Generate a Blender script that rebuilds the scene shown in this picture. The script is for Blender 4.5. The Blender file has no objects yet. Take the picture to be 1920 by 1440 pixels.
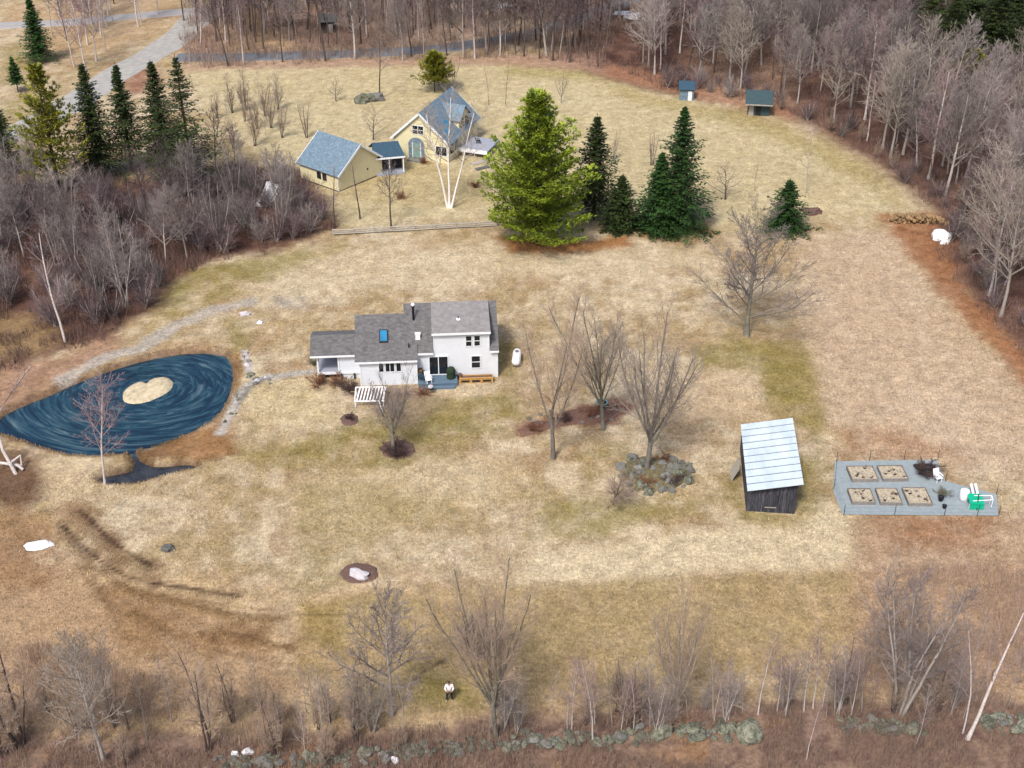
import bpy, math, random
import numpy as np
from mathutils import Vector, Matrix, Euler

# ------------------------------------------------------------------ camera
TH = math.radians(31.4); F = 2400.0; CH = 62.0; CY = -44.6       # pitch, focal length in photo pixels, drone height
sc = bpy.context.scene
col = sc.collection
cam_d = bpy.data.cameras.new('camera'); cam = bpy.data.objects.new('camera', cam_d); col.objects.link(cam)
cam_d.sensor_width = 36.0; cam_d.lens = 36.0 * F / 1920.0
cam_d.clip_start = 0.5; cam_d.clip_end = 6000.0
cam.location = (0, CY, CH); cam.rotation_euler = (math.radians(90) - TH, 0, 0)
sc.camera = cam
# ------------------------------------------------------------------ sky and sun
SUN_EL, SUN_AZ = math.radians(52), math.radians(205)   # azimuth: clockwise from +Y
w = bpy.data.worlds.new('World'); sc.world = w; w.use_nodes = True
nt = w.node_tree; bg = nt.nodes['Background']
sky = nt.nodes.new('ShaderNodeTexSky'); sky.sky_type = 'NISHITA'; sky.sun_disc = False
sky.sun_elevation = SUN_EL; sky.sun_rotation = SUN_AZ
sky.air_density = 1.0; sky.dust_density = 4.0; sky.ozone_density = 1.0
nt.links.new(sky.outputs[0], bg.inputs[0]); bg.inputs[1].default_value = 0.085
sd = bpy.data.lights.new('sun', 'SUN'); sun = bpy.data.objects.new('sun', sd); col.objects.link(sun)
sd.energy = 1.5; sd.angle = math.radians(11); sd.color = (1.0, 0.97, 0.93)
sdir = Vector((math.sin(SUN_AZ) * math.cos(SUN_EL), math.cos(SUN_AZ) * math.cos(SUN_EL), math.sin(SUN_EL)))
sun.rotation_euler = (-sdir).to_track_quat('-Z', 'Y').to_euler(); sun.location = sdir * 200
vs = sc.view_settings
vs.view_transform = 'Standard'; vs.look = 'None'; vs.exposure = 1.30; vs.gamma = 1.0; vs.use_curve_mapping = False

# ------------------------------------------------------------------ helpers
rng = random.Random(7)
nrng = np.random.default_rng(7)

def lin(c):
    c = c / 255.0
    return c / 12.92 if c <= 0.04045 else ((c + 0.055) / 1.055) ** 2.4
def C(r, g, b, k=0.60):
    return (lin(r) * k, lin(g) * k, lin(b) * k)

def hash2(ix, iy, s):
    n = (ix.astype(np.int64) * 374761393 + iy.astype(np.int64) * 668265263 + s * 1274126177) & 0xffffffff
    n = ((n ^ (n >> 13)) * 1274126177) & 0xffffffff
    n = n ^ (n >> 16)
    return (n & 0xffff) / 65535.0
def vnoise(x, y, s=0):
    x = np.asarray(x, float); y = np.asarray(y, float)
    ix = np.floor(x); iy = np.floor(y); fx = x - ix; fy = y - iy
    fx = fx * fx * (3 - 2 * fx); fy = fy * fy * (3 - 2 * fy)
    a = hash2(ix, iy, s); b = hash2(ix + 1, iy, s); c = hash2(ix, iy + 1, s); d = hash2(ix + 1, iy + 1, s)
    return (a * (1 - fx) + b * fx) * (1 - fy) + (c * (1 - fx) + d * fx) * fy
def fbm(x, y, s=0, o=4):
    r = 0; a = 0.5; t = 0
    for i in range(o):
        r = r + a * vnoise(x, y, s + i * 17); t += a; a *= 0.55; x = np.asarray(x) * 2.03 + 5.1; y = np.asarray(y) * 2.03 - 3.7
    return r / t
def sstep(a, b, x):
    t = np.clip((x - a) / (b - a), 0, 1); return t * t * (3 - 2 * t)

def W(px, py, z=0.0):
    """photo pixel -> world x, y on the level z"""
    a = px - 960.0; b = 720.0 - py
    dy = F * math.cos(TH) + b * math.sin(TH); dz = -F * math.sin(TH) + b * math.cos(TH)
    t = (z - CH) / dz
    return (a * t, dy * t + CY)
def tall(px, py, ty):
    """height of an upright thing whose foot is at px,py and whose top is at row ty"""
    Y = W(px, py)[1] - CY; b = 720.0 - ty
    return CH + (-F * math.sin(TH) + b * math.cos(TH)) * Y / (F * math.cos(TH) + b * math.sin(TH))
def poly(*pts, z=0.0):
    return np.array([W(x, y, z) for x, y in pts])

def sd_poly(X, Y, P):
    """signed distance to a polygon, negative inside"""
    d = np.full(X.shape, 1e9); ins = np.zeros(X.shape, bool)
    n = len(P)
    for i in range(n):
        ax, ay = P[i]; bx, by = P[(i + 1) % n]
        ex, ey = bx - ax, by - ay
        wx, wy = X - ax, Y - ay
        t = np.clip((wx * ex + wy * ey) / (ex * ex + ey * ey + 1e-12), 0, 1)
        d = np.minimum(d, (wx - ex * t) ** 2 + (wy - ey * t) ** 2)
        c = ((ay > Y) != (by > Y)) & (X < (bx - ax) * (Y - ay) / (by - ay + 1e-12) + ax)
        ins ^= c
    d = np.sqrt(d)
    return np.where(ins, -d, d)
def sd_line(X, Y, P):
    d = np.full(X.shape, 1e9)
    for i in range(len(P) - 1):
        ax, ay = P[i]; bx, by = P[i + 1]
        ex, ey = bx - ax, by - ay
        wx, wy = X - ax, Y - ay
        t = np.clip((wx * ex + wy * ey) / (ex * ex + ey * ey + 1e-12), 0, 1)
        d = np.minimum(d, (wx - ex * t) ** 2 + (wy - ey * t) ** 2)
    return np.sqrt(d)

# ------------------------------------------------------------------ terrain
WATER_Z = -0.30
POND = poly((-12, 802), (0, 780), (50, 758), (95, 742), (150, 715), (220, 690), (290, 672), (360, 661), (418, 664), (438, 680), (441, 715),
            (430, 752), (405, 788), (360, 814), (300, 838), (250, 850), (200, 857), (140, 857), (90, 846), (45, 828), (5, 818), z=WATER_Z)
POOL = poly((180, 897), (196, 906), (240, 907), (275, 903), (302, 892), (345, 882), (372, 876), (345, 872), (300, 877), (268, 870), (252, 846),
            (242, 850), (256, 882), (215, 891), z=WATER_Z)
ISLE = poly((229, 738), (243, 724), (262, 714), (274, 722), (285, 710), (305, 706), (322, 711), (326, 722), (318, 734), (300, 745), (275, 755), (245, 759), (229, 752), z=WATER_Z)
def chaikin(P, k=2):
    for _ in range(k):
        Q = np.roll(P, -1, 0); P = np.stack([P * .75 + Q * .25, P * .25 + Q * .75], 1).reshape(-1, 2)
    return P
POND = chaikin(POND); POOL = chaikin(POOL, 1); ISLE = chaikin(ISLE, 1)
LT_WOOD = poly((-200, 300), (30, 330), (150, 350), (330, 335), (420, 310), (560, 320), (615, 380), (632, 428), (560, 455), (500, 475), (400, 490), (330, 520), (285, 585), (200, 632), (100, 668), (40, 690), (-200, 720))
RT_WOOD = poly((1040, 110), (1130, 145), (1230, 172), (1400, 198), (1500, 226), (1560, 262), (1640, 305), (1700, 350), (1745, 395), (1745, 470), (1800, 545), (1880, 640), (1960, 720), (2600, 800), (3000, -60), (1150, -60))
def height(X, Y):
    X = np.asarray(X, float); Y = np.asarray(Y, float)
    h = (fbm(X / 3.1, Y / 3.1, 3, 3) - 0.5) * 0.10
    far = sstep(0, 12, -sd_poly(X, Y, RT_WOOD))
    h = h + far * ((fbm(X / 9, Y / 9, 11, 3) - 0.5) * 0.9 + 0.35)
    nz = (fbm(X / 1.3, Y / 1.3, 5, 2) - 0.5) * 0.5
    dp = sd_poly(X, Y, POND) + nz * 0.5
    h = h - 0.95 * sstep(0.55, -1.2, dp)
    dq = sd_poly(X, Y, POOL) + nz * 0.4
    h = h - 0.85 * sstep(0.5, -0.5, dq)
    di = sd_poly(X, Y, ISLE)
    h = h + 0.55 * sstep(0.4, -0.7, di)
    h = h + 0.12 * sstep(2.6, 1.0, np.abs(dp - 1.6)) * (dp > 0)
    for L, wd, dep in RUTS:
        h = h - dep * sstep(wd * 1.3, 0.0, sd_line(X, Y, L) + nz * 0.15)
    return h
RUTS = [(poly((150, 955), (172, 975), (198, 1003), (222, 1022), (250, 1042), (283, 1058)), 0.50, 0.10),
        (poly((118, 985), (142, 1012), (165, 1033), (200, 1058), (245, 1083), (300, 1095), (370, 1104), (450, 1116)), 0.40, 0.08)]
def gz(x, y):
    return float(height(np.array([x]), np.array([y]))[0])
def at(px, py, dz=0.0):
    x, y = W(px, py)
    for _ in range(3):
        x, y = W(px, py, gz(x, y))
    return Vector((x, y, gz(x, y) + dz))

# ------------------------------------------------------------------ materials
def nodes(name):
    m = bpy.data.materials.new(name); m.use_nodes = True
    t = m.node_tree; b = t.nodes['Principled BSDF']
    return m, t, b
def mat(name, c, rough=0.8, var=0.25, scale=3.0, c2=None, bump=0.0, metallic=0.0, spec=0.3, objvar=0.0, detail=5.0, stretch=None, coord='Object'):
    m, t, b = nodes(name)
    b.inputs['Roughness'].default_value = rough; b.inputs['Metallic'].default_value = metallic
    b.inputs['Specular IOR Level'].default_value = spec
    tc = t.nodes.new('ShaderNodeTexCoord'); src = tc.outputs[coord]
    if stretch:
        mp = t.nodes.new('ShaderNodeMapping'); mp.inputs['Scale'].default_value = stretch
        t.links.new(src, mp.inputs[0]); src = mp.outputs[0]
    n = t.nodes.new('ShaderNodeTexNoise'); n.inputs['Scale'].default_value = scale; n.inputs['Detail'].default_value = detail
    n.inputs['Roughness'].default_value = 0.65
    t.links.new(src, n.inputs['Vector'])
    r = t.nodes.new('ShaderNodeValToRGB'); r.color_ramp.elements[0].position = 0.3; r.color_ramp.elements[1].position = 0.7
    a = [min(1, x * (1 - var)) for x in c]; bb = [min(1, x * (1 + var)) for x in (c2 or c)]
    r.color_ramp.elements[0].color = (*a, 1); r.color_ramp.elements[1].color = (*bb, 1)
    t.links.new(n.outputs['Fac'], r.inputs[0]); out = r.outputs[0]
    if objvar:
        oi = t.nodes.new('ShaderNodeObjectInfo'); hs = t.nodes.new('ShaderNodeHueSaturation')
        mr = t.nodes.new('ShaderNodeMapRange'); mr.inputs['To Min'].default_value = 1 - objvar; mr.inputs['To Max'].default_value = 1 + objvar
        t.links.new(oi.outputs['Random'], mr.inputs[0]); t.links.new(mr.outputs[0], hs.inputs['Value']); t.links.new(out, hs.inputs['Color']); out = hs.outputs[0]
    t.links.new(out, b.inputs['Base Color'])
    if bump:
        bp = t.nodes.new('ShaderNodeBump'); bp.inputs['Strength'].default_value = bump; bp.inputs['Distance'].default_value = 0.05
        t.links.new(n.outputs['Fac'], bp.inputs['Height']); t.links.new(bp.outputs[0], b.inputs['Normal'])
    return m
def mat_attr(name, rough=0.9, scale=4.0, var=0.2):
    """colour comes from the mesh's own colour attribute, broken up by noise"""
    m, t, b = nodes(name); b.inputs['Roughness'].default_value = rough; b.inputs['Specular IOR Level'].default_value = 0.15
    at_ = t.nodes.new('ShaderNodeAttribute'); at_.attribute_name = 'Col'
    g = t.nodes.new('ShaderNodeNewGeometry'); n = t.nodes.new('ShaderNodeTexNoise'); n.inputs['Scale'].default_value = scale; n.inputs['Detail'].default_value = 5
    t.links.new(g.outputs['Position'], n.inputs['Vector'])
    mr = t.nodes.new('ShaderNodeMapRange'); mr.inputs['From Min'].default_value = 0.3; mr.inputs['From Max'].default_value = 0.7
    mr.inputs['To Min'].default_value = 1 - var; mr.inputs['To Max'].default_value = 1 + var
    t.links.new(n.outputs['Fac'], mr.inputs[0])
    mx = t.nodes.new('ShaderNodeVectorMath'); mx.operation = 'SCALE'
    t.links.new(at_.outputs['Color'], mx.inputs[0]); t.links.new(mr.outputs[0], mx.inputs['Scale']); t.links.new(mx.outputs[0], b.inputs['Base Color'])
    return m

M = {}
M['bark_grey'] = mat('bark_grey', C(188, 178, 170), .9, .25, 2.5, bump=.4, objvar=.22)
M['twig_grey'] = mat('twig_grey', C(136, 124, 124), .9, .3, .3, c2=C(168, 156, 150), objvar=.42)
M['bark_green'] = mat('bark_green', C(120, 124, 112), .9, .35, 1.6, c2=C(150, 140, 125), bump=.4, objvar=.1)
M['twig_tan'] = mat('twig_tan', C(178, 156, 138), .9, .2, .5, objvar=.1)
M['bark_tan'] = mat('bark_tan', C(140, 122, 104), .9, .3, 2.5, bump=.4)
M['bark_dark'] = mat('bark_dark', C(98, 84, 78), .9, .3, 2.5, bump=.4, objvar=.2)
M['twig_purple'] = mat('twig_purple', C(96, 80, 88), .9, .4, .3, c2=C(134, 114, 114), objvar=.45)
M['twig_rust'] = mat('twig_rust', C(142, 100, 76), .9, .3, 1.0, objvar=.15)
M['twig_dark'] = mat('twig_dark', C(92, 72, 68), .9, .35, 1.0, objvar=.15)
M['twig_sage'] = mat('twig_sage', C(140, 136, 112), .9, .3, 1.0, objvar=.2)
M['twig_pale'] = mat('twig_pale', C(172, 160, 148), .9, .2, .5, objvar=.15)
M['birch_bright'] = mat('birch_bright', C(240, 234, 230, .75), .7, .1, 4)
M['birch'] = mat('birch', C(214, 200, 194), .7, .22, 4, c2=C(232, 222, 216), objvar=.05, stretch=(1, 1, 3))
M['twig_birch'] = mat('twig_birch', C(168, 142, 142), .9, .2, .5, objvar=.1)
M['pine'] = mat('pine', C(92, 132, 32), .65, .35, .7, c2=C(164, 176, 52), objvar=.08)
M['pine_yellow'] = mat('pine_yellow', C(118, 122, 30), .7, .3, .8, c2=C(160, 158, 52), objvar=.05)
M['spruce'] = mat('spruce', C(30, 66, 26), .7, .35, .8, c2=C(58, 92, 36), objvar=.15)
M['spruce_dark'] = mat('spruce_dark', C(34, 54, 22), .7, .35, .8, c2=C(64, 80, 32), objvar=.15)
M['spruce_dead'] = mat('spruce_dead', C(92, 86, 72), .8, .35, .8, c2=C(112, 104, 88))
M['needle_trunk'] = mat('needle_trunk', C(82, 66, 56), .9, .3, 3)
M['siding'] = mat('siding', C(232, 237, 244, .80), .6, .03, 1.2)
M['trim_white'] = mat('trim_white', C(244, 247, 250, .72), .5, .02, 2)
M['shingle_dark'] = mat('shingle_dark', C(108, 106, 108), .95, .3, 2.2, c2=C(122, 120, 120), detail=8, stretch=(1, 1, 3))
M['shingle_lit'] = mat('shingle_lit', C(150, 144, 144), .95, .18, 2.2, c2=C(160, 156, 154), detail=8)  # lit copy of the shingle: the flatter dormer roof's brightness put into the colour
M['glass'] = mat('glass', (0.008, 0.012, 0.018), .08, .2, 1, spec=.5)
M['glass_blue'] = mat('glass_blue', (0.02, 0.16, 0.30), .08, .3, 1.5, spec=.6)
M['deck_grey'] = mat('deck_grey', C(178, 182, 196), .7, .08, 1, stretch=(1, 9, 1))
M['deck_blue'] = mat('deck_blue', C(108, 132, 152), .75, .15, 1, stretch=(1, 9, 1))
M['cedar'] = mat('cedar', C(214, 166, 96), .8, .2, 2, stretch=(1, 4, 4))
M['dark'] = mat('dark', C(40, 40, 46), .7, .3, 3)
M['black_plastic'] = mat('black_plastic', C(28, 32, 40), .5, .2, 3)
M['leafgreen'] = mat('leafgreen', C(44, 62, 40), .8, .3, 4)
M['metal_white'] = mat('metal_white', C(250, 250, 252, .8), .35, .03, 2, spec=.5)
M['tin'] = mat('tin', C(204, 220, 234, .68), .42, .08, 1.2, c2=C(218, 230, 240, .70), spec=.5, stretch=(1.0, .3, 1))
M['barnwood'] = mat('barnwood', C(36, 36, 44), .95, .6, 2.0, c2=C(84, 84, 92), stretch=(8, 8, .7), objvar=.35)
M['yellow_siding'] = mat('yellow_siding', C(236, 226, 184, .76), .8, .06, 1.5)
M['slate_blue'] = mat('slate_blue', C(104, 132, 154), .7, .22, 3, c2=C(132, 152, 166), detail=8)
M['slate_navy'] = mat('slate_navy', C(62, 92, 112), .8, .2, 3)
M['rock_grey'] = mat('rock_grey', C(132, 130, 124), .9, .3, 2.5, bump=.6, objvar=.3)
M['rock_pale'] = mat('rock_pale', C(214, 208, 212), .9, .15, 3, bump=.5)
M['rock_moss'] = mat('rock_moss', C(76, 82, 64), .95, .4, 3, c2=C(132, 132, 116), bump=.6, objvar=.4)
M['snow'] = mat('snow', (0.66, 0.66, 0.68), .7, .16, 3, bump=.8)
M['soil'] = mat('soil', C(178, 162, 140), 1, .4, 6, c2=C(206, 192, 166))
M['bed_board'] = mat('bed_board', C(148, 142, 136), .9, .25, 3, objvar=.15)
M['fabric'] = mat('fabric', C(160, 174, 178), .85, .08, 2.5, c2=C(168, 178, 182))
M['mulch'] = mat('mulch', C(118, 92, 84), 1, .35, 9)
M['ring_soil'] = mat('ring_soil', C(112, 100, 82), 1, .4, 4, c2=C(132, 122, 88))
M['bark_mid'] = mat('bark_mid', C(128, 122, 114), .9, .3, 2.5, bump=.4)
M['twig_mid'] = mat('twig_mid', C(160, 148, 138), .9, .2, .5)
M['mulch_red'] = mat('mulch_red', C(130, 98, 84), 1, .35, 6)
M['green_tarp'] = mat('green_tarp', C(0, 172, 132, .75), .55, .12, 3)
M['teal_tarp'] = mat('teal_tarp', C(140, 176, 168), .6, .15, 3)
M['plastic_white'] = mat('plastic_white', C(244, 244, 246, .78), .5, .04, 4)
M['rail'] = mat('rail', C(190, 182, 170), .9, .15, 3, objvar=.1)
M['log_end'] = mat('log_end', C(176, 146, 108), .9, .3, 5, objvar=.35)
M['log_bark'] = mat('log_bark', C(112, 88, 66), .95, .3, 5)
M['asphalt'] = mat('asphalt', C(124, 130, 138), .9, .12, .5)
M['gravel'] = mat('gravel', C(178, 176, 172), .95, .14, .8, c2=C(190, 186, 178))
M['lane'] = mat('lane', C(182, 178, 176), .95, .12, .8)
M['teal_hut'] = mat('teal_hut', C(66, 88, 94), .85, .2, 3)
M['skin'] = mat('skin', C(206, 160, 130), .6, .05, 5)
M['shirt'] = mat('shirt', C(240, 240, 246, .78), .8, .04, 6)
M['trousers'] = mat('trousers', C(40, 44, 58), .85, .2, 6)
M['shoe'] = mat('shoe', C(200, 184, 150), .8, .1, 6)
M['hair'] = mat('hair', C(80, 72, 66), .8, .2, 9)
def courses(m, scale):
    t = m.node_tree; b = t.nodes['Principled BSDF']; tc = t.nodes.new('ShaderNodeTexCoord'); wv = t.nodes.new('ShaderNodeTexWave')
    wv.wave_type = 'BANDS'; wv.bands_direction = 'Z'; wv.wave_profile = 'SAW'; wv.inputs['Scale'].default_value = scale
    t.links.new(tc.outputs['Object'], wv.inputs['Vector']); bp = t.nodes.new('ShaderNodeBump'); bp.inputs['Strength'].default_value = .8; bp.inputs['Distance'].default_value = .03
    t.links.new(wv.outputs['Fac'], bp.inputs['Height']); t.links.new(bp.outputs[0], b.inputs['Normal'])
courses(M['siding'], 1.6); courses(M['yellow_siding'], 1.4)
M['attr'] = mat_attr('blend')
M['reed'] = mat('reed', C(206, 188, 154), .95, .25, 2.5, c2=C(226, 210, 176), bump=.5)

# ------------------------------------------------------------------ mesh building
class MB:
    def __init__(s): s.v = []; s.f = []; s.sm = False
    def add(s, vs, fs):
        o = len(s.v); s.v.extend([tuple(p) for p in vs]); s.f.extend([tuple(i + o for i in f) for f in fs]); return s
    def box(s, x0, x1, y0, y1, z0, z1):
        return s.add([(x0, y0, z0), (x1, y0, z0), (x1, y1, z0), (x0, y1, z0), (x0, y0, z1), (x1, y0, z1), (x1, y1, z1), (x0, y1, z1)],
                     [(0, 3, 2, 1), (4, 5, 6, 7), (0, 1, 5, 4), (1, 2, 6, 5), (2, 3, 7, 6), (3, 0, 4, 7)])
    def slab(s, pts, t):
        """plate with the given upper corners, t thick"""
        p = [Vector(q) for q in pts]; n = (p[1] - p[0]).cross(p[2] - p[0]).normalized()
        if n.z < 0: p.reverse(); n = -n
        k = len(p); lo = [q - n * t for q in p]
        return s.add(p + lo, [tuple(range(k)), tuple(range(2 * k - 1, k - 1, -1))] + [(i, i + k, (i + 1) % k + k, (i + 1) % k) for i in range(k)])
    def prism(s, pts, y0, y1):
        """outline in x,z swept along y"""
        k = len(pts); vs = [(x, y0, z) for x, z in pts] + [(x, y1, z) for x, z in pts]
        return s.add(vs, [tuple(range(k)), tuple(range(2 * k - 1, k - 1, -1))] + [(i, i + k, (i + 1) % k + k, (i + 1) % k) for i in range(k)])
    def tube(s, pts, rad, n=6, cap=False):
        o = len(s.v); k = len(pts); up = Vector((0.31, 0.17, 0.93))
        for i in range(k):
            a = pts[max(0, i - 1)]; b = pts[min(k - 1, i + 1)]
            d = (b - a)
            if d.length < 1e-9: d = Vector((0, 0, 1))
            d.normalize(); u = d.cross(Vector((0.9, 0.3, 0.1)) if abs(d.z) > .8 else up).normalized(); v = d.cross(u)
            r = rad[i]; p = pts[i]
            for j in range(n):
                an = 2 * math.pi * j / n; c_, s_ = math.cos(an) * r, math.sin(an) * r
                s.v.append((p.x + u.x * c_ + v.x * s_, p.y + u.y * c_ + v.y * s_, p.z + u.z * c_ + v.z * s_))
        for i in range(k - 1):
            for j in range(n):
                a = o + i * n + j; b = o + i * n + (j + 1) % n
                s.f.append((a, b, b + n, a + n))
        if cap:
            s.f.append(tuple(o + (k - 1) * n + j for j in range(n))); s.f.append(tuple(o + j for j in reversed(range(n))))
        return s
    def bar(s, a, b, r, n=6): return s.tube([Vector(a), Vector(b)], [r, r], n, True)
    def lathe(s, prof, n=16, axis='z', loc=(0, 0, 0)):
        o = len(s.v); k = len(prof)
        for r, h in prof:
            for j in range(n):
                a = 2 * math.pi * j / n
                p = (r * math.cos(a), r * math.sin(a), h) if axis == 'z' else (r * math.cos(a), h, r * math.sin(a))
                s.v.append((p[0] + loc[0], p[1] + loc[1], p[2] + loc[2]))
        for i in range(k - 1):
            for j in range(n):
                a = o + i * n + j; b = o + i * n + (j + 1) % n; s.f.append((a, b, b + n, a + n))
        s.f.append(tuple(o + (k - 1) * n + j for j in range(n))); s.f.append(tuple(o + j for j in reversed(range(n))))
        return s
    def blob(s, loc, size, seed=0, rough=.25, nu=10, nv=7, flat=0.0):
        r_ = random.Random(seed); o = len(s.v)
        ph = [r_.uniform(0, 6.28) for _ in range(9)]
        for i in range(nv + 1):
            th = math.pi * i / nv
            for j in range(nu):
                a = 2 * math.pi * j / nu
                x, y, z = math.sin(th) * math.cos(a), math.sin(th) * math.sin(a), math.cos(th)
                k = 1 + rough * (math.sin(2.1 * x + ph[0]) * math.cos(2.7 * y + ph[1]) + .6 * math.sin(4.3 * y + 3 * z + ph[2]) + .45 * math.sin(6.1 * x - 4 * z + ph[3])) + (r_.uniform(-.06, .06) if 0 < i < nv else 0)
                if z < -flat and flat > 0: k *= 1.0
                s.v.append((loc[0] + x * size[0] * k, loc[1] + y * size[1] * k, loc[2] + z * size[2] * k))
        for i in range(nv):
            for j in range(nu):
                a = o + i * nu + j; b = o + i * nu + (j + 1) % nu; s.f.append((a, b, b + nu, a + nu))
        return s
    def mesh(s, name, m, smooth=False):
        me = bpy.data.meshes.new(name); me.from_pydata(s.v, [], s.f)
        for x in (m if isinstance(m, (list, tuple)) else [m]): me.materials.append(x if not isinstance(x, str) else M[x])
        if smooth: me.polygons.foreach_set('use_smooth', [True] * len(me.polygons))
        me.update(); return me
    def build(s, name, m, parent=None, smooth=False, loc=None, label=None):
        return put(name, s.mesh(name, m, smooth), parent, loc, label)
def put(name, me, parent=None, loc=None, label=None):
    o = bpy.data.objects.new(name, me); col.objects.link(o)
    if parent is not None: o.parent = parent
    if loc is not None: o.location = loc
    if label: o['label'] = label
    return o
def tag(o, label, cat, group=None):
    o['label'] = label; o['category'] = cat
    if group: o['group'] = group
    return o
def thing(name, label, cat, loc=(0, 0, 0), rz=0.0, group=None, scale=1.0):
    o = bpy.data.objects.new(name, None); col.objects.link(o); o.empty_display_size = .3
    o.location = loc; o.rotation_euler = (0, 0, rz); o.scale = (scale,) * 3 if not isinstance(scale, tuple) else scale
    return tag(o, label, cat, group)
def struct(o): o['kind'] = 'structure'; return o
def stuff(o, label=None):
    o['kind'] = 'stuff'
    if label: o['label'] = label
    return o
def raw_mesh(name, v, f3, m, cols=None):
    """big triangle mesh straight from arrays"""
    me = bpy.data.meshes.new(name); nv, nf = len(v), len(f3); k = f3.shape[1]
    me.vertices.add(nv); me.vertices.foreach_set('co', np.asarray(v, np.float32).ravel())
    me.loops.add(nf * k); me.loops.foreach_set('vertex_index', f3.astype(np.int32).ravel())
    me.polygons.add(nf); me.polygons.foreach_set('loop_start', np.arange(0, nf * k, k, dtype=np.int32))
    me.update(calc_edges=True)
    if cols is not None:
        a = me.color_attributes.new('Col', 'FLOAT_COLOR', 'POINT')
        a.data.foreach_set('color', np.concatenate([cols, np.ones((nv, 1))], 1).astype(np.float32).ravel())
    me.materials.append(M[m] if isinstance(m, str) else m); me.validate(); return me

# ------------------------------------------------------------------ the ground
def axis(lo, hi, fn):
    out = [lo]
    while out[-1] < hi: out.append(out[-1] + fn(out[-1]))
    return np.array(out)
xs_ = axis(0, 1500, lambda a: .38 if a < 42 else (.38 + (a - 42) * .012 if a < 125 else (a - 100) * .12))
xs = np.concatenate([-xs_[:0:-1], xs_])
ys = np.concatenate([-axis(0, 300, lambda a: 4 + a * .3)[:0:-1], axis(0, 3000, lambda a: 1.5 if a < 7 else (.29 if a < 40 else (.29 + (a - 40) * .0055 if a < 215 else (a - 190) * .1)))])
GX, GY = np.meshgrid(xs, ys)
gshape = GX.shape; GX = GX.ravel(); GY = GY.ravel()

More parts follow.
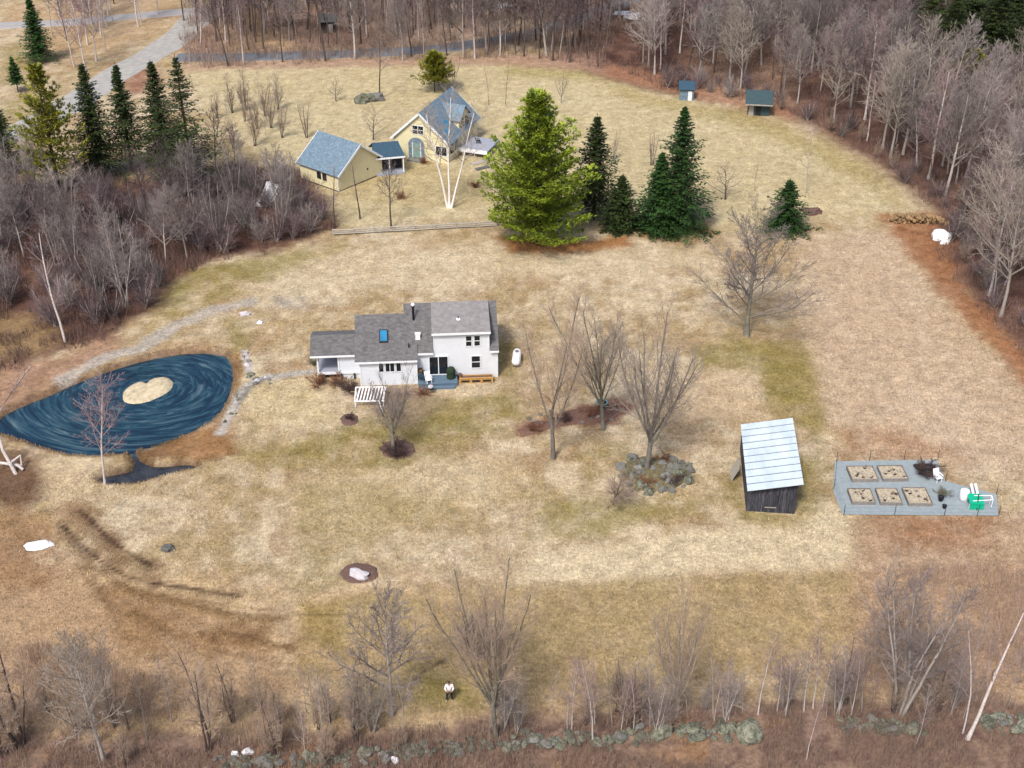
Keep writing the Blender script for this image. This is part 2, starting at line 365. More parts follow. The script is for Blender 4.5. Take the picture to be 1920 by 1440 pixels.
def ground_colour(X, Y):
    n1 = fbm(X / 2.2, Y / 2.2, 31, 4); n2 = fbm(X / 7.5, Y / 7.5, 51, 4); n3 = fbm(X / .8, Y / .8, 71, 3)
    straw, pale, olive, green = np.array(C(192, 172, 136)), np.array(C(216, 201, 170)), np.array(C(146, 130, 66)), np.array(C(126, 124, 38))
    brown, red, pinkb, mud = np.array(C(150, 120, 84)), np.array(C(146, 98, 68)), np.array(C(170, 142, 116)), np.array(C(66, 48, 40))
    dark, grav, ltan = np.array(C(92, 66, 58)), np.array(C(190, 186, 176)), np.array(C(186, 165, 124))
    col_ = np.repeat(straw[None], len(X), 0)
    def mix(mask, c, a=1.0):
        nonlocal col_
        k = (np.clip(mask, 0, 1) * a)[:, None]; col_ = col_ * (1 - k) + np.asarray(c)[None] * k
    wob = (n1 - .5) * 3.2 + (n3 - .5) * 1.6
    def reg(P, c, a=1.0, f=1.2, nz=1.0, patchy=0.0):
        k = sstep(f, -f, sd_poly(X, Y, P) + wob * nz)
        if patchy: k = k * sstep(.5 - patchy * .3, .5 + .18, n1 * .6 + n2 * .4 + (1 - patchy) * .25)
        mix(k, c, a)
    def line(P, wd, c, a=1.0, nz=.4):
        mix(sstep(wd * 1.35, wd * .45, sd_line(X, Y, P) + wob * nz * wd), c, a)
    # mottling of the whole field
    n4 = fbm(X / 1.1, Y / 1.6, 91, 4); n5 = fbm(X / 3.6, Y / 3.0, 131, 4)
    mix(sstep(.47, .62, n2), pale, .7); mix(sstep(.50, .36, n2), ltan, .6)
    mix(sstep(.56, .68, n4), C(160, 138, 92), .45); mix(sstep(.46, .34, n4), C(222, 208, 176), .45)
    mix(sstep(.56, .66, n5), C(166, 136, 96), .45); mix(sstep(.60, .70, fbm(X / 2.1, Y / 1.5, 151, 3)), olive, .24)
    band = np.sin((X * .95 + Y * .32 + (n2 - .5) * 9) / .55); mix(np.clip(band, 0, 1), pale, .10); mix(np.clip(-band, 0, 1), C(160, 140, 104), .10)
    # far meadow, pale green-gold
    reg(poly((330, 115), (900, 100), (1130, 140), (1560, 270), (1720, 400), (1500, 420), (1330, 430), (930, 410), (620, 430), (560, 320), (400, 230)), C(208, 196, 152), .7, 3)
    reg(poly((1130, 150), (1250, 185), (1420, 215), (1560, 275), (1680, 340), (1690, 390), (1600, 330), (1450, 260), (1300, 215), (1180, 190)), C(164, 148, 84), .55, 2.5, 1)
    reg(poly((930, 110), (1130, 130), (1120, 150), (950, 140)), C(160, 150, 84), .5, 2)
    reg(poly((640, 330), (760, 300), (930, 330), (920, 380), (760, 390), (650, 370)), C(178, 158, 104), .45, 2, 1)
    # right-hand field: paler, pinkish
    reg(poly((1500, 440), (1700, 430), (1760, 560), (1900, 700), (2000, 800), (2000, 920), (1700, 860), (1540, 800), (1500, 620)), C(204, 182, 154), .75, 2.5)
    # pale swaths of mown grass
    reg(poly((470, 480), (900, 460), (1300, 470), (1340, 500), (1000, 520), (700, 540), (480, 570)), C(216, 202, 168), .6, 2.5)
    reg(poly((940, 1100), (1010, 1040), (1200, 1010), (1390, 985), (1500, 985), (1540, 930), (1590, 960), (1602, 1030), (1585, 1068), (1300, 1075), (1000, 1098)), C(218, 204, 168), .85, .8, .3)
    reg(poly((1180, 690), (1290, 680), (1410, 700), (1425, 780), (1380, 800), (1270, 780)), C(212, 190, 154), .7, 1.6, .5)
    reg(poly((440, 720), (600, 710), (640, 790), (540, 800), (450, 800)), C(212, 196, 150), .6, 1.5, .6)
    reg(poly((560, 890), (960, 860), (1000, 930), (860, 960), (680, 1010), (570, 990)), C(208, 190, 150), .5, 1.8)
    # lower fields
    low = poly((-300, 1100), (150, 1060), (560, 1090), (980, 1100), (1600, 1072), (2300, 1050), (2500, 1500), (-400, 1500))
    reg(low, C(190, 164, 124), .6, 1.4, .4)
    mix(sstep(1.5, -1.5, sd_poly(X, Y, low)) * sstep(.48, .62, n1), C(206, 182, 140), .6)
    reg(poly((562, 1135), (700, 1105), (985, 1098), (1300, 1080), (1600, 1074), (1612, 1150), (1590, 1210), (1400, 1270), (1100, 1290), (800, 1330), (560, 1270)), C(164, 146, 98), .62, .5, .3, .6)
    reg(poly((556, 1130), (650, 1125), (640, 1250), (550, 1265)), C(154, 132, 70), .55, 1, .5, .5)
    reg(poly((1610, 960), (2000, 955), (2100, 1330), (1620, 1330), (1600, 1150)), C(176, 146, 118), .7, 1.5, .6)
    reg(poly((1640, 965), (1860, 965), (1850, 1010), (1700, 1030)), C(160, 110, 72), .6, 1.5, 1, .4)
    reg(poly((1560, 800), (1680, 800), (1800, 860), (1690, 862), (1570, 858)), C(168, 122, 84), .55, 1.2, 1, .5)
    reg(poly((566, 905), (700, 905), (860, 1000), (700, 1090), (560, 1130)), C(184, 168, 126), .25, .5, .2)
    reg(poly((1418, 640), (1505, 640), (1535, 720), (1548, 800), (1480, 800), (1440, 762)), C(160, 142, 92), .6, .35, .12)
    reg(poly((555, 1262), (566, 900), (545, 900), (520, 1262)), C(212, 192, 156), .35, .3, .1)
    # bottom-left: wheel-worn, pinkish brown
    reg(poly((-200, 1010), (120, 1040), (300, 1110), (555, 1190), (545, 1310), (-200, 1400)), C(184, 154, 120), .7, 2, 1)
    reg(poly((170, 1080), (330, 1105), (500, 1170), (540, 1220), (400, 1235), (220, 1230), (190, 1140)), C(142, 108, 66), .6, 1.2, 1, .5)
    reg(poly((-50, 830), (60, 850), (110, 900), (60, 950), (-60, 960)), C(104, 74, 58), .85, 1.2, .8)
    reg(poly((-60, 950), (100, 960), (90, 1090), (-60, 1120)), C(160, 124, 88), .7, 1.5, 1)
    reg(poly((75, 860), (175, 860), (170, 930), (125, 990), (95, 960)), C(206, 186, 150), .8, .9, .6)
    # greens
    for P_, a in ((((430, 850), (520, 835), (640, 800), (790, 750), (960, 735), (980, 790), (850, 840), (740, 880), (620, 875), (480, 870)), .85),
                  (((930, 640), (960, 640), (962, 700), (938, 700)), .9),
                  (((1290, 655), (1380, 630), (1520, 640), (1545, 770), (1550, 830), (1500, 800), (1430, 740), (1415, 690), (1300, 690)), .8),
                  (((1480, 860), (1540, 860), (1530, 960), (1480, 985), (1390, 975), (1350, 900), (1380, 880), (1400, 955), (1480, 955)), .85),
                  (((1000, 935), (1080, 930), (1180, 935), (1330, 930), (1310, 960), (1130, 1010), (1030, 1010)), .8),
                  (((1090, 850), (1170, 830), (1180, 870), (1110, 890)), .7),
                  (((540, 900), (700, 900), (860, 930), (900, 980), (700, 1000), (560, 980)), .3),
                  (((560, 985), (690, 1000), (650, 1090), (560, 1100)), .35),
                  (((770, 1250), (900, 1270), (890, 1330), (760, 1330)), .8),
                  (((295, 520), (420, 490), (560, 470), (640, 450), (640, 470), (460, 540), (310, 610), (290, 590)), .85),
                  (((425, 600), (460, 605), (470, 640), (450, 690), (430, 670)), .8),
                  (((0, 90), (90, 60), (130, 80), (40, 150), (0, 160)), .6),
                  (((0, 190), (70, 180), (60, 230), (0, 250)), .6),
                  (((370, 240), (440, 260), (520, 330), (480, 340), (400, 300)), .4)):
        reg(poly(*P_), green * .5 + olive * .5, a * .78, 1.3, .9, .55)
    # rusty needle litter and leaf mould
    reg(poly((925, 445), (1000, 440), (1100, 450), (1180, 440), (1180, 460), (1070, 478), (960, 472)), C(166, 112, 60), .85, .9, .5)
    reg(poly((1190, 420), (1330, 415), (1340, 438), (1200, 446)), C(150, 116, 62), .8, .8, .5)
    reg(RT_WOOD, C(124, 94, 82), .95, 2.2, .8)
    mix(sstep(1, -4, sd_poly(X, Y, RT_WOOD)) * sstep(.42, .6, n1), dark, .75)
    reg(poly((1640, 400), (1760, 395), (1800, 520), (1900, 640), (1960, 720), (1920, 720), (1780, 570), (1700, 470)), C(162, 112, 76), .85, 1.2, .6)
    reg(poly((1120, 140), (1200, 160), (1480, 222), (1490, 205), (1150, 120)), C(178, 132, 102), .7, 1.5, .5)
    reg(poly((1310, 95), (1480, 100), (1490, 200), (1330, 190)), C(182, 152, 126), .6, 3, 1)
    reg(LT_WOOD, C(118, 88, 76), .95, 1.6, .8)
    mix(sstep(0, -3, sd_poly(X, Y, LT_WOOD)) * sstep(.4, .6, n1), dark, .7)
    reg(poly((-100, 590), (90, 590), (120, 640), (0, 690), (-100, 700)), C(176, 150, 104), .6, 1.5, 1)
    reg(poly((-80, 690), (100, 668), (200, 632), (240, 660), (120, 712), (0, 770), (-80, 780)), C(168, 132, 108), .8, 1.2, .8)
    # beyond the far road
    reg(poly((340, 20), (600, 10), (720, 20), (700, 92), (340, 105)), C(168, 136, 122), .8, 3, 1)
    reg(poly((420, 20), (520, 25), (560, 90), (420, 95)), C(204, 178, 132), .7, 3, 1)
    reg(poly((680, -60), (1180, -60), (1160, 20), (1010, 75), (900, 92), (700, 95)), C(182, 158, 140), .8, 3, 1)
    reg(poly((930, -40), (1060, -40), (1010, 60), (960, 60)), C(206, 186, 140), .6, 3, 1)
    reg(poly((620, 108), (1120, 100), (1130, 135), (900, 122), (340, 132), (340, 118)), C(180, 146, 126), .75, 1.6, .5)
    reg(poly((0, 15), (330, -20), (330, 40), (200, 95), (100, 120), (0, 35)), C(196, 166, 128), .6, 4, 1)
    reg(poly((220, 120), (270, 105), (300, 150), (250, 180)), C(150, 98, 84), .7, 2, 1)
    # pond margins
    reg(poly((340, 815), (410, 785), (440, 800), (430, 850), (360, 862), (260, 872), (250, 855)), C(152, 108, 66), .8, .8, .8)
    reg(poly((432, 668), (458, 660), (462, 730), (440, 760), (432, 720)), C(166, 124, 66), .7, .7, .6)
    reg(poly((300, 645), (420, 640), (440, 660), (300, 668)), C(186, 156, 118), .6, 1, .6)
    dpond = sd_poly(X, Y, POND)
    mix(sstep(.9, .1, dpond + wob * .2), C(112, 84, 70), .7); mix(sstep(.1, -.6, dpond), C(34, 44, 50), 1)
    dpool = sd_poly(X, Y, POOL); mix(sstep(.6, 0, dpool + wob * .2), C(84, 62, 52), .8)
    # gravel ways
    line(poly((120, 712), (200, 672), (260, 655), (330, 610), (400, 582), (470, 566)), .95, grav, .75)
    line(poly((590, 697), (540, 702), (500, 710), (465, 722), (447, 745), (432, 780), (415, 812)), .55, grav, .95, .25)
    line(poly((500, 712), (470, 728), (450, 760)), .3, C(96, 100, 104), .6, .5)
    line(poly((458, 660), (464, 680), (468, 700)), .35, C(206, 204, 204), .8, .5)
    reg(poly((505, 555), (575, 565), (572, 580), (520, 575)), C(168, 164, 156), .6, .8, .6)
    reg(poly((970, 800), (1020, 785), (1080, 765), (1160, 745), (1190, 760), (1150, 795), (1080, 798), (1000, 815), (975, 820)), C(140, 98, 80), .85, .6, .5)
    reg(poly((650, 720), (700, 725), (780, 725), (790, 745), (700, 760), (650, 740)), C(132, 112, 104), .8, .6, .4)
    reg(poly((690, 740), (800, 730), (840, 745), (800, 790), (700, 800)), C(150, 132, 112), .6, 1, .6)
    reg(poly((840, 725), (920, 715), (930, 735), (870, 745)), C(208, 192, 158), .8, .6, .3)
    reg(poly((730, 740), (765, 745), (775, 850), (720, 860)), C(146, 130, 108), .4, 1, .6)
    # wheel ruts and mud
    line(poly((130, 955), (160, 980), (200, 1020), (230, 1050)), 1.1, C(158, 128, 96), .6)
    line(poly((160, 1060), (250, 1110), (350, 1135), (450, 1160), (530, 1160)), .35, C(128, 100, 58), .5, .8)
    line(poly((250, 1150), (330, 1190), (420, 1205), (540, 1215)), .4, C(128, 98, 62), .5, .8)
    line(poly((380, 1190), (470, 1195), (535, 1212)), .3, C(116, 88, 58), .5, .8)
    for L, wd, dep in RUTS:
        line(L, wd * 1.5, C(128, 100, 74), .5, .6); k_ = sstep(.30, .62, fbm(X / .9, Y / .9, 201, 3) + .12)
        mix(sstep(wd * .75, wd * .2, sd_line(X, Y, L) + wob * .06) * (.45 + .55 * k_), C(66, 49, 40), .92)
    for P_, wd, a in (((( 128, 1010), (170, 1055), (240, 1100), (340, 1130), (440, 1150), (545, 1160)), .22, .55), (((150, 1040), (200, 1085), (290, 1135), (400, 1180), (545, 1215)), .25, .5), (((140, 1060), (190, 1120), (270, 1175), (380, 1215), (520, 1245)), .25, .4),
                      (((175, 1075), (205, 1140), (215, 1180)), .3, .5), (((300, 1118), (420, 1135), (560, 1150), (660, 1155)), .2, .4), (((140, 965), (185, 1010), (225, 1050), (290, 1085)), .6, .3)):
        mix(sstep(wd * 1.5, wd * .3, sd_line(X, Y, poly(*P_)) + wob * .12) * sstep(.34, .56, n1 * .5 + n3 * .5), C(108, 82, 56), a)
    line(poly((840, 1235), (800, 1255), (780, 1275)), .3, C(72, 54, 52), .7, .8)
    line(poly((1680, 425), (1730, 440), (1790, 450)), .35, C(126, 76, 50), .7, .6)
    # bottom strip of leaf mould and brush
    reg(poly((-300, 1385), (200, 1375), (600, 1375), (900, 1350), (1200, 1330), (1500, 1310), (1800, 1310), (2300, 1320), (2300, 1560), (-300, 1560)), C(144, 120, 104), .92, .8, .6)
    strip = poly((-300, 1398), (600, 1385), (950, 1362), (1300, 1335), (1600, 1325), (2300, 1335), (2300, 1560), (-300, 1560))
    mix(sstep(.6, -.8, sd_poly(X, Y, strip)) * sstep(.5, .64, n3 * .6 + n1 * .4), C(98, 74, 70), .75)
    mix(sstep(.6, -1.5, sd_poly(X, Y, strip)) * sstep(.5, .62, n2), C(172, 130, 84), .5)
    k = (0.80 + .40 * n3)[:, None]
    lum = col_.mean(1, keepdims=True); col_ = col_ * .96 + lum * .04; col_ = col_ * np.array([[1.02, .982, .985]])
    return np.clip(col_ * k, 0, 1)

def ground_material():
    m, t, b = nodes('ground'); b.inputs['Roughness'].default_value = 1.0; b.inputs['Specular IOR Level'].default_value = 0.05
    L = t.links
    a = t.nodes.new('ShaderNodeAttribute'); a.attribute_name = 'Col'
    g = t.nodes.new('ShaderNodeNewGeometry')
    def noise(scale, detail, rough=.65, dist=0.0):
        n = t.nodes.new('ShaderNodeTexNoise'); n.inputs['Scale'].default_value = scale; n.inputs['Detail'].default_value = detail
        n.inputs['Roughness'].default_value = rough; n.inputs['Distortion'].default_value = dist
        L.new(g.outputs['Position'], n.inputs['Vector']); return n
    def ramp(n, lo, hi, p0=.3, p1=.7):
        r = t.nodes.new('ShaderNodeMapRange'); r.inputs['From Min'].default_value = p0; r.inputs['From Max'].default_value = p1
        r.inputs['To Min'].default_value = lo; r.inputs['To Max'].default_value = hi; L.new(n.outputs['Fac'], r.inputs[0]); return r
    nA, nB, nC = noise(3.2, 5, .85), noise(.9, 4, .78), noise(1.9, 3, .7)
    rA, rB = ramp(nA, .50, 1.46), ramp(nB, .72, 1.26)
    mul = t.nodes.new('ShaderNodeMath'); mul.operation = 'MULTIPLY'; L.new(rA.outputs[0], mul.inputs[0]); L.new(rB.outputs[0], mul.inputs[1])
    sc_ = t.nodes.new('ShaderNodeVectorMath'); sc_.operation = 'SCALE'; L.new(a.outputs['Color'], sc_.inputs[0]); L.new(mul.outputs[0], sc_.inputs['Scale'])
    mx = t.nodes.new('ShaderNodeMix'); mx.data_type = 'RGBA'; mx.blend_type = 'MULTIPLY'
    rC = ramp(nC, 0, .55, .52, .7); L.new(rC.outputs[0], mx.inputs['Factor'])
    L.new(sc_.outputs[0], mx.inputs['A']); mx.inputs['B'].default_value = (.86, .84, .62, 1)
    L.new(mx.outputs['Result'], b.inputs['Base Color'])
    return m
gh = height(GX, GY)
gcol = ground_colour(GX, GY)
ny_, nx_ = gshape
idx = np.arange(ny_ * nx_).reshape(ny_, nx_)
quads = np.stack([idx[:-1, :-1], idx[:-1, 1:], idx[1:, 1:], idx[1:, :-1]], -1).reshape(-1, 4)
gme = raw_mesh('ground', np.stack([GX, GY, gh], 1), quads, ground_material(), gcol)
gme.polygons.foreach_set('use_smooth', [True] * len(gme.polygons))
struct(put('ground', gme))

# water
def water_material(k_=1.0):
    m, t, b = nodes('water'); L = t.links
    b.inputs['Roughness'].default_value = .12; b.inputs['Specular IOR Level'].default_value = .5
    tc = t.nodes.new('ShaderNodeTexCoord'); sp = t.nodes.new('ShaderNodeSeparateXYZ'); L.new(tc.outputs['Object'], sp.inputs[0])
    def mth(op, a, b_=None):
        n = t.nodes.new('ShaderNodeMath'); n.operation = op
        for i, q in enumerate((a, b_)):
            if q is None: continue
            if isinstance(q, (int, float)): n.inputs[i].default_value = q
            else: L.new(q, n.inputs[i])
        return n.outputs[0]
    # film drawn out in rings about the islet
    x, y = sp.outputs[0], mth('MULTIPLY', sp.outputs[1], 1.25)
    rad = mth('SQRT', mth('ADD', mth('MULTIPLY', x, x), mth('MULTIPLY', y, y)))
    ang = mth('ARCTAN2', y, x)
    cb = t.nodes.new('ShaderNodeCombineXYZ')
    L.new(mth('MULTIPLY', rad, 1.15), cb.inputs[0]); L.new(mth('MULTIPLY', mth('SINE', ang), 1.25), cb.inputs[1]); L.new(mth('MULTIPLY', mth('COSINE', ang), 1.25), cb.inputs[2])
    n = t.nodes.new('ShaderNodeTexNoise'); n.inputs['Scale'].default_value = 1.5; n.inputs['Detail'].default_value = 6; n.inputs['Roughness'].default_value = .68; n.inputs['Distortion'].default_value = .55
    L.new(cb.outputs[0], n.inputs['Vector'])
    r = t.nodes.new('ShaderNodeValToRGB'); e = r.color_ramp.elements
    e[0].position = .38; e[0].color = (0.002, 0.009, 0.020, 1); e[1].position = .76; e[1].color = (0.14, 0.17, 0.17, 1)
    k = e.new(.47); k.color = (0.003, 0.020, 0.038, 1); k = e.new(.54); k.color = (0.010, 0.040, 0.060, 1); k = e.new(.62); k.color = (0.040, 0.074, 0.090, 1)
    L.new(n.outputs['Fac'], r.inputs[0]); L.new(r.outputs[0], b.inputs['Base Color'])
    bp = t.nodes.new('ShaderNodeBump'); bp.inputs['Strength'].default_value = .15; bp.inputs['Distance'].default_value = .02
    L.new(n.outputs['Fac'], bp.inputs['Height']); L.new(bp.outputs[0], b.inputs['Normal'])
    return m
wc = ISLE.mean(0)
wm = water_material()
mud_water = mat('mud_water', (0.006, 0.011, 0.020), .15, .5, .8, c2=(0.03, 0.03, 0.03), spec=.5)
def water(name, P, grow, dz=0.0, m=None):
    c = P.mean(0); v = [(c[0] + (x - c[0]) * grow - wc[0], c[1] + (y - c[1]) * grow - wc[1], 0) for x, y in P]
    mb = MB(); mb.add(v, [tuple(range(len(v)))])
    o = mb.build(name, m or wm, loc=(wc[0], wc[1], WATER_Z + dz)); struct(o); return o
water('pond_water', POND, 1.10); water('pool_water', POOL, 1.06, -.012, mud_water)
# the heart-shaped islet
n_i = len(ISLE)
mb = MB(); rings = [(1.03, -.12), (.97, .05), (.82, .14), (.5, .2)]
vv = []
for k_, z_ in rings: vv += [((x - wc[0]) * k_ + rng.uniform(-.05, .05), (y - wc[1]) * k_ + rng.uniform(-.05, .05), z_ + rng.uniform(-.02, .02)) for x, y in ISLE]
ff = [(r_ * n_i + i, r_ * n_i + (i + 1) % n_i, (r_ + 1) * n_i + (i + 1) % n_i, (r_ + 1) * n_i + i) for r_ in range(len(rings) - 1) for i in range(n_i)]
vv.append((0, 0, .22)); ff += [((len(rings) - 1) * n_i + i, (len(rings) - 1) * n_i + (i + 1) % n_i, len(vv) - 1) for i in range(n_i)]
mb.add(vv, ff); struct(mb.build('pond_islet', 'reed', smooth=True, loc=(wc[0], wc[1], WATER_Z)))

# roads
def road(name, pts, wd, m, lift=.05):
    P = [Vector((*W(x, y), 0)) for x, y in pts]
    pts2 = []
    for a, b in zip(P[:-1], P[1:]):
        k = max(2, int((b - a).length / 2.0))
        pts2 += [a.lerp(b, i / k) for i in range(k)]
    pts2.append(P[-1])
    for _ in range(6): pts2 = [pts2[0]] + [(pts2[i - 1] + pts2[i] * 2 + pts2[i + 1]) / 4 for i in range(1, len(pts2) - 1)] + [pts2[-1]]
    v = []; ac = 7
    for i, p in enumerate(pts2):
        d = (pts2[min(i + 1, len(pts2) - 1)] - pts2[max(0, i - 1)]).normalized(); nrm = Vector((-d.y, d.x, 0))
        for j in range(ac):
            ww = wd * (1 + .10 * math.sin(i * .9) * (j in (0, ac - 1)))
            v.append(p + nrm * ((j / (ac - 1) - .5) * ww))
    X = np.array([p.x for p in v]); Y = np.array([p.y for p in v]); Z = height(X, Y)
    Z = Z.reshape(-1, ac); Z = np.repeat(Z.max(1)[:, None], ac, 1) + lift; Z[:, 0] -= lift + .15; Z[:, -1] -= lift + .15; Z = Z.ravel()
    mb = MB(); mb.add([(X[i], Y[i], Z[i]) for i in range(len(v))], [(i * ac + j, i * ac + j + 1, (i + 1) * ac + j + 1, (i + 1) * ac + j) for i in range(len(pts2) - 1) for j in range(ac - 1)])
    return struct(mb.build(name, m))
road('paved_road', [(330, 108), (450, 107), (600, 103), (760, 96), (880, 86), (980, 66), (1060, 42), (1160, 10), (1260, -25), (1380, -60)], 5.6, 'asphalt')
road('gravel_drive', [(380, 22), (345, 60), (300, 95), (240, 125), (180, 165), (120, 205), (50, 240), (-60, 285)], 7.2, 'gravel')
road('far_lane', [(-60, 50), (60, 46), (160, 40), (280, 27), (400, 18)], 5.2, 'lane', .09)

# ================================================================== trees
def rotv(d, ang, az):
    """turn d away from itself by ang, about itself by az"""
    d = d.normalized(); u = d.cross(Vector((1, 0, 0)) if abs(d.x) < .8 else Vector((0, 1, 0))).normalized(); v = d.cross(u)
    return (d * math.cos(ang) + (u * math.cos(az) + v * math.sin(az)) * math.sin(ang)).normalized()
def grow(r, mt, mc, p, d, L, rad, lvl, S):
    if lvl + 1 >= len(S['seg']):
        u = d.cross(Vector((.3, .8, .2))).normalized(); v = d.cross(u); o = len(mc.v); q = p + (d + Vector((0, 0, S['up'][lvl] * 2))).normalized() * L; rad = max(rad, S['rmin']) * 1.15
        mc.v += [tuple(p + u * rad), tuple(p - u * rad * .5 + v * rad * .87), tuple(p - u * rad * .5 - v * rad * .87), tuple(q)]
        mc.f += [(o, o + 1, o + 3), (o + 1, o + 2, o + 3), (o + 2, o, o + 3)]; return
    seg = S['seg'][lvl]; pts = [p.copy()]; rr = [rad]; dirs = [d.copy()]
    tip = S.get('tip', .25) if lvl == 0 else .35
    for i in range(seg):
        d = (d + Vector((r.gauss(0, 1), r.gauss(0, 1), r.gauss(0, 1))) * S['wob'][lvl] + Vector((0, 0, S['up'][lvl]))).normalized()
        p = p + d * (L / seg); pts.append(p.copy()); dirs.append(d.copy())
        rr.append(max(S['rmin'], rad * (1 - (1 - tip) * (i + 1) / seg)))
    if lvl == 0 and S.get('flare', 1) and not S.get('stems'): rr[0] *= 1.35
    (mt if lvl <= S['tl'] else mc).tube(pts, rr, S['sides'][lvl])
    if lvl + 1 >= len(S['seg']): return
    n = S['n'][lvl]; n = n + r.randint(-max(0, n // 5), n // 5); az = r.uniform(0, 6.28)
    for k in range(n):
        t = S['t0'][lvl] + (1 - S['t0'][lvl]) * min(1, (k + r.uniform(.1, .9)) / n)
        x = t * seg; i = min(seg - 1, int(x)); q = pts[i].lerp(pts[i + 1], x - i); rq = rr[i] + (rr[i + 1] - rr[i]) * (x - i)
        az += 2.4 + r.uniform(-.5, .5)
        tt = (t - S['t0'][lvl]) / (1 - S['t0'][lvl] + 1e-6)
        ang = math.radians(S['ang'][lvl] * (1.15 - .45 * tt) * r.uniform(.8, 1.2))
        Lc = L * S['ratio'][lvl] * (S['k0'] + (S['k1'] - S['k0']) * tt if lvl == 0 else 1.1 - .6 * tt) * r.uniform(.75, 1.2)
        grow(r, mt, mc, q, rotv(dirs[i + 1], ang, az), Lc, max(S['rmin'], min(rq * .72, Lc * S['thick'])), lvl + 1, S)
SPEC = dict(
    forest=dict(seg=[9, 5, 3, 2], wob=[.035, .10, .14, .2], up=[.02, .14, .10, .05], sides=[6, 4, 3, 3], n=[22, 10, 9], t0=[.26, .15, .15], ang=[50, 45, 42], ratio=[.44, .44, .52], k0=1.1, k1=.35, thick=.017, rmin=.013, tl=0, tip=.15, r0=.014),
    tall=dict(seg=[10, 4, 3, 2], wob=[.03, .10, .14, .2], up=[.02, .10, .08, .05], sides=[6, 4, 3, 3], n=[17, 8, 8], t0=[.42, .2, .15], ang=[52, 45, 42], ratio=[.30, .42, .50], k0=1.1, k1=.4, thick=.017, rmin=.012, tl=0, tip=.15, r0=.011),
    vase=dict(seg=[4, 8, 4, 3, 2], wob=[.04, .05, .10, .15, .2], up=[.03, .10, .12, .10, .05], sides=[7, 5, 3, 3, 3], n=[9, 13, 8, 6], t0=[.55, .16, .15, .15], ang=[29, 34, 38, 40], ratio=[2.1, .36, .42, .52], k0=1.05, k1=1.0, thick=.011, rmin=.0072, tl=1, tip=.75, r0=.045),
    round=dict(seg=[8, 6, 4, 3, 2], wob=[.03, .06, .12, .15, .2], up=[.02, .07, .06, .05, .03], sides=[7, 5, 3, 3, 3], n=[26, 12, 8, 6], t0=[.14, .12, .15, .15], ang=[56, 38, 38, 40], ratio=[.66, .38, .44, .52], k0=1.0, k1=.42, thick=.012, rmin=.008, tl=1, tip=.12, r0=.022),
    slender=dict(seg=[8, 3, 2], wob=[.05, .12, .2], up=[.01, .12, .1], sides=[5, 3, 3], n=[20, 9], t0=[.32, .2], ang=[42, 42], ratio=[.24, .5], k0=1.0, k1=.5, thick=.012, rmin=.008, tl=0, tip=.3, r0=.0065),
    birch=dict(seg=[9, 5, 3, 2], wob=[.035, .09, .14, .2], up=[.02, .10, .02, -.05], sides=[6, 4, 3, 3], n=[18, 8, 8], t0=[.30, .2, .2], ang=[46, 42, 42], ratio=[.30, .42, .55], k0=1.1, k1=.55, thick=.014, rmin=.009, tl=0, tip=.25, r0=.013),
    shrub=dict(stems=9, spread=38, seg=[5, 3, 2], wob=[.08, .14, .2], up=[.06, .08, .05], sides=[4, 3, 3], n=[13, 12], t0=[.12, .12], ang=[38, 42], ratio=[.42, .50], k0=1.1, k1=.6, thick=.016, rmin=.010, tl=0, tip=.3, r0=.016, flare=0),
    clump=dict(stems=5, spread=16, seg=[7, 4, 3, 2], wob=[.05, .10, .14, .2], up=[.04, .10, .08, .04], sides=[5, 3, 3, 3], n=[12, 8, 7], t0=[.22, .2, .2], ang=[40, 42, 42], ratio=[.30, .44, .5], k0=1.1, k1=.55, thick=.014, rmin=.010, tl=0, tip=.25, r0=.012, flare=0),
)
def tree_meshes(kind, seed, tm, cm, **over):
    """trunk and crown of a leafless tree, 10 m tall"""
    r = random.Random(seed); S = dict(SPEC[kind]); S.update(over); mt, mc = MB(), MB()
    if S.get('stems'):
        for i in range(S['stems']):
            a = 6.283 * i / S['stems'] + r.uniform(-.4, .4); d = rotv(Vector((0, 0, 1)), math.radians(r.uniform(.2, 1) * S['spread']), a)
            L = 10 * r.uniform(.6, 1.0); grow(r, mt, mc, Vector((math.cos(a) * .25, math.sin(a) * .25, -.3)), d, L, L * S['r0'], 0, S)
    else:
        L = 10 * (.36 if kind == 'vase' else .92)
        grow(r, mt, mc, Vector((0, 0, -.15)), Vector((r.gauss(0, .02), r.gauss(0, .02), 1)), L, L * S['r0'], 0, S)
    top = max(v[2] for v in mc.v); k = 10.0 / top
    mt.v = [(x * k, y * k, z * k) for x, y, z in mt.v]; mc.v = [(x * k, y * k, z * k) for x, y, z in mc.v]
    return mt.mesh('trunk', tm, True), mc.mesh('crown', cm)
def plant(name, meshes, pos, H, label, cat='tree', group=None, rz=None, lean=None, parts=('trunk', 'crown'), wide=1.0):
    s = H / 10.0
    o = thing(name, label, cat, pos, rng.uniform(0, 6.28) if rz is None else rz, group, (s * wide, s * wide, s))
    if lean: o.rotation_euler = (lean[0], lean[1], o.rotation_euler[2])
    for p, me in zip(parts, meshes): put(p, me, o)
    return o
TM = {}
for k_ in range(4): TM['f%d' % k_] = tree_meshes('forest', 100 + k_, 'bark_grey', 'twig_grey')
for k_ in range(3): TM['t%d' % k_] = tree_meshes('tall', 120 + k_, 'bark_dark', 'twig_purple')
for k_ in range(2): TM['p%d' % k_] = tree_meshes('forest', 140 + k_, 'bark_grey', 'twig_pale', n=[22, 8, 6])
for k_ in range(2): TM['w%d' % k_] = tree_meshes('birch', 160 + k_, 'birch', 'twig_birch')
for k_ in range(3): TM['s%d' % k_] = tree_meshes('slender', 180 + k_, 'bark_grey', 'twig_grey')
for k_ in range(2): TM['sw%d' % k_] = tree_meshes('slender', 190 + k_, 'birch', 'twig_birch')
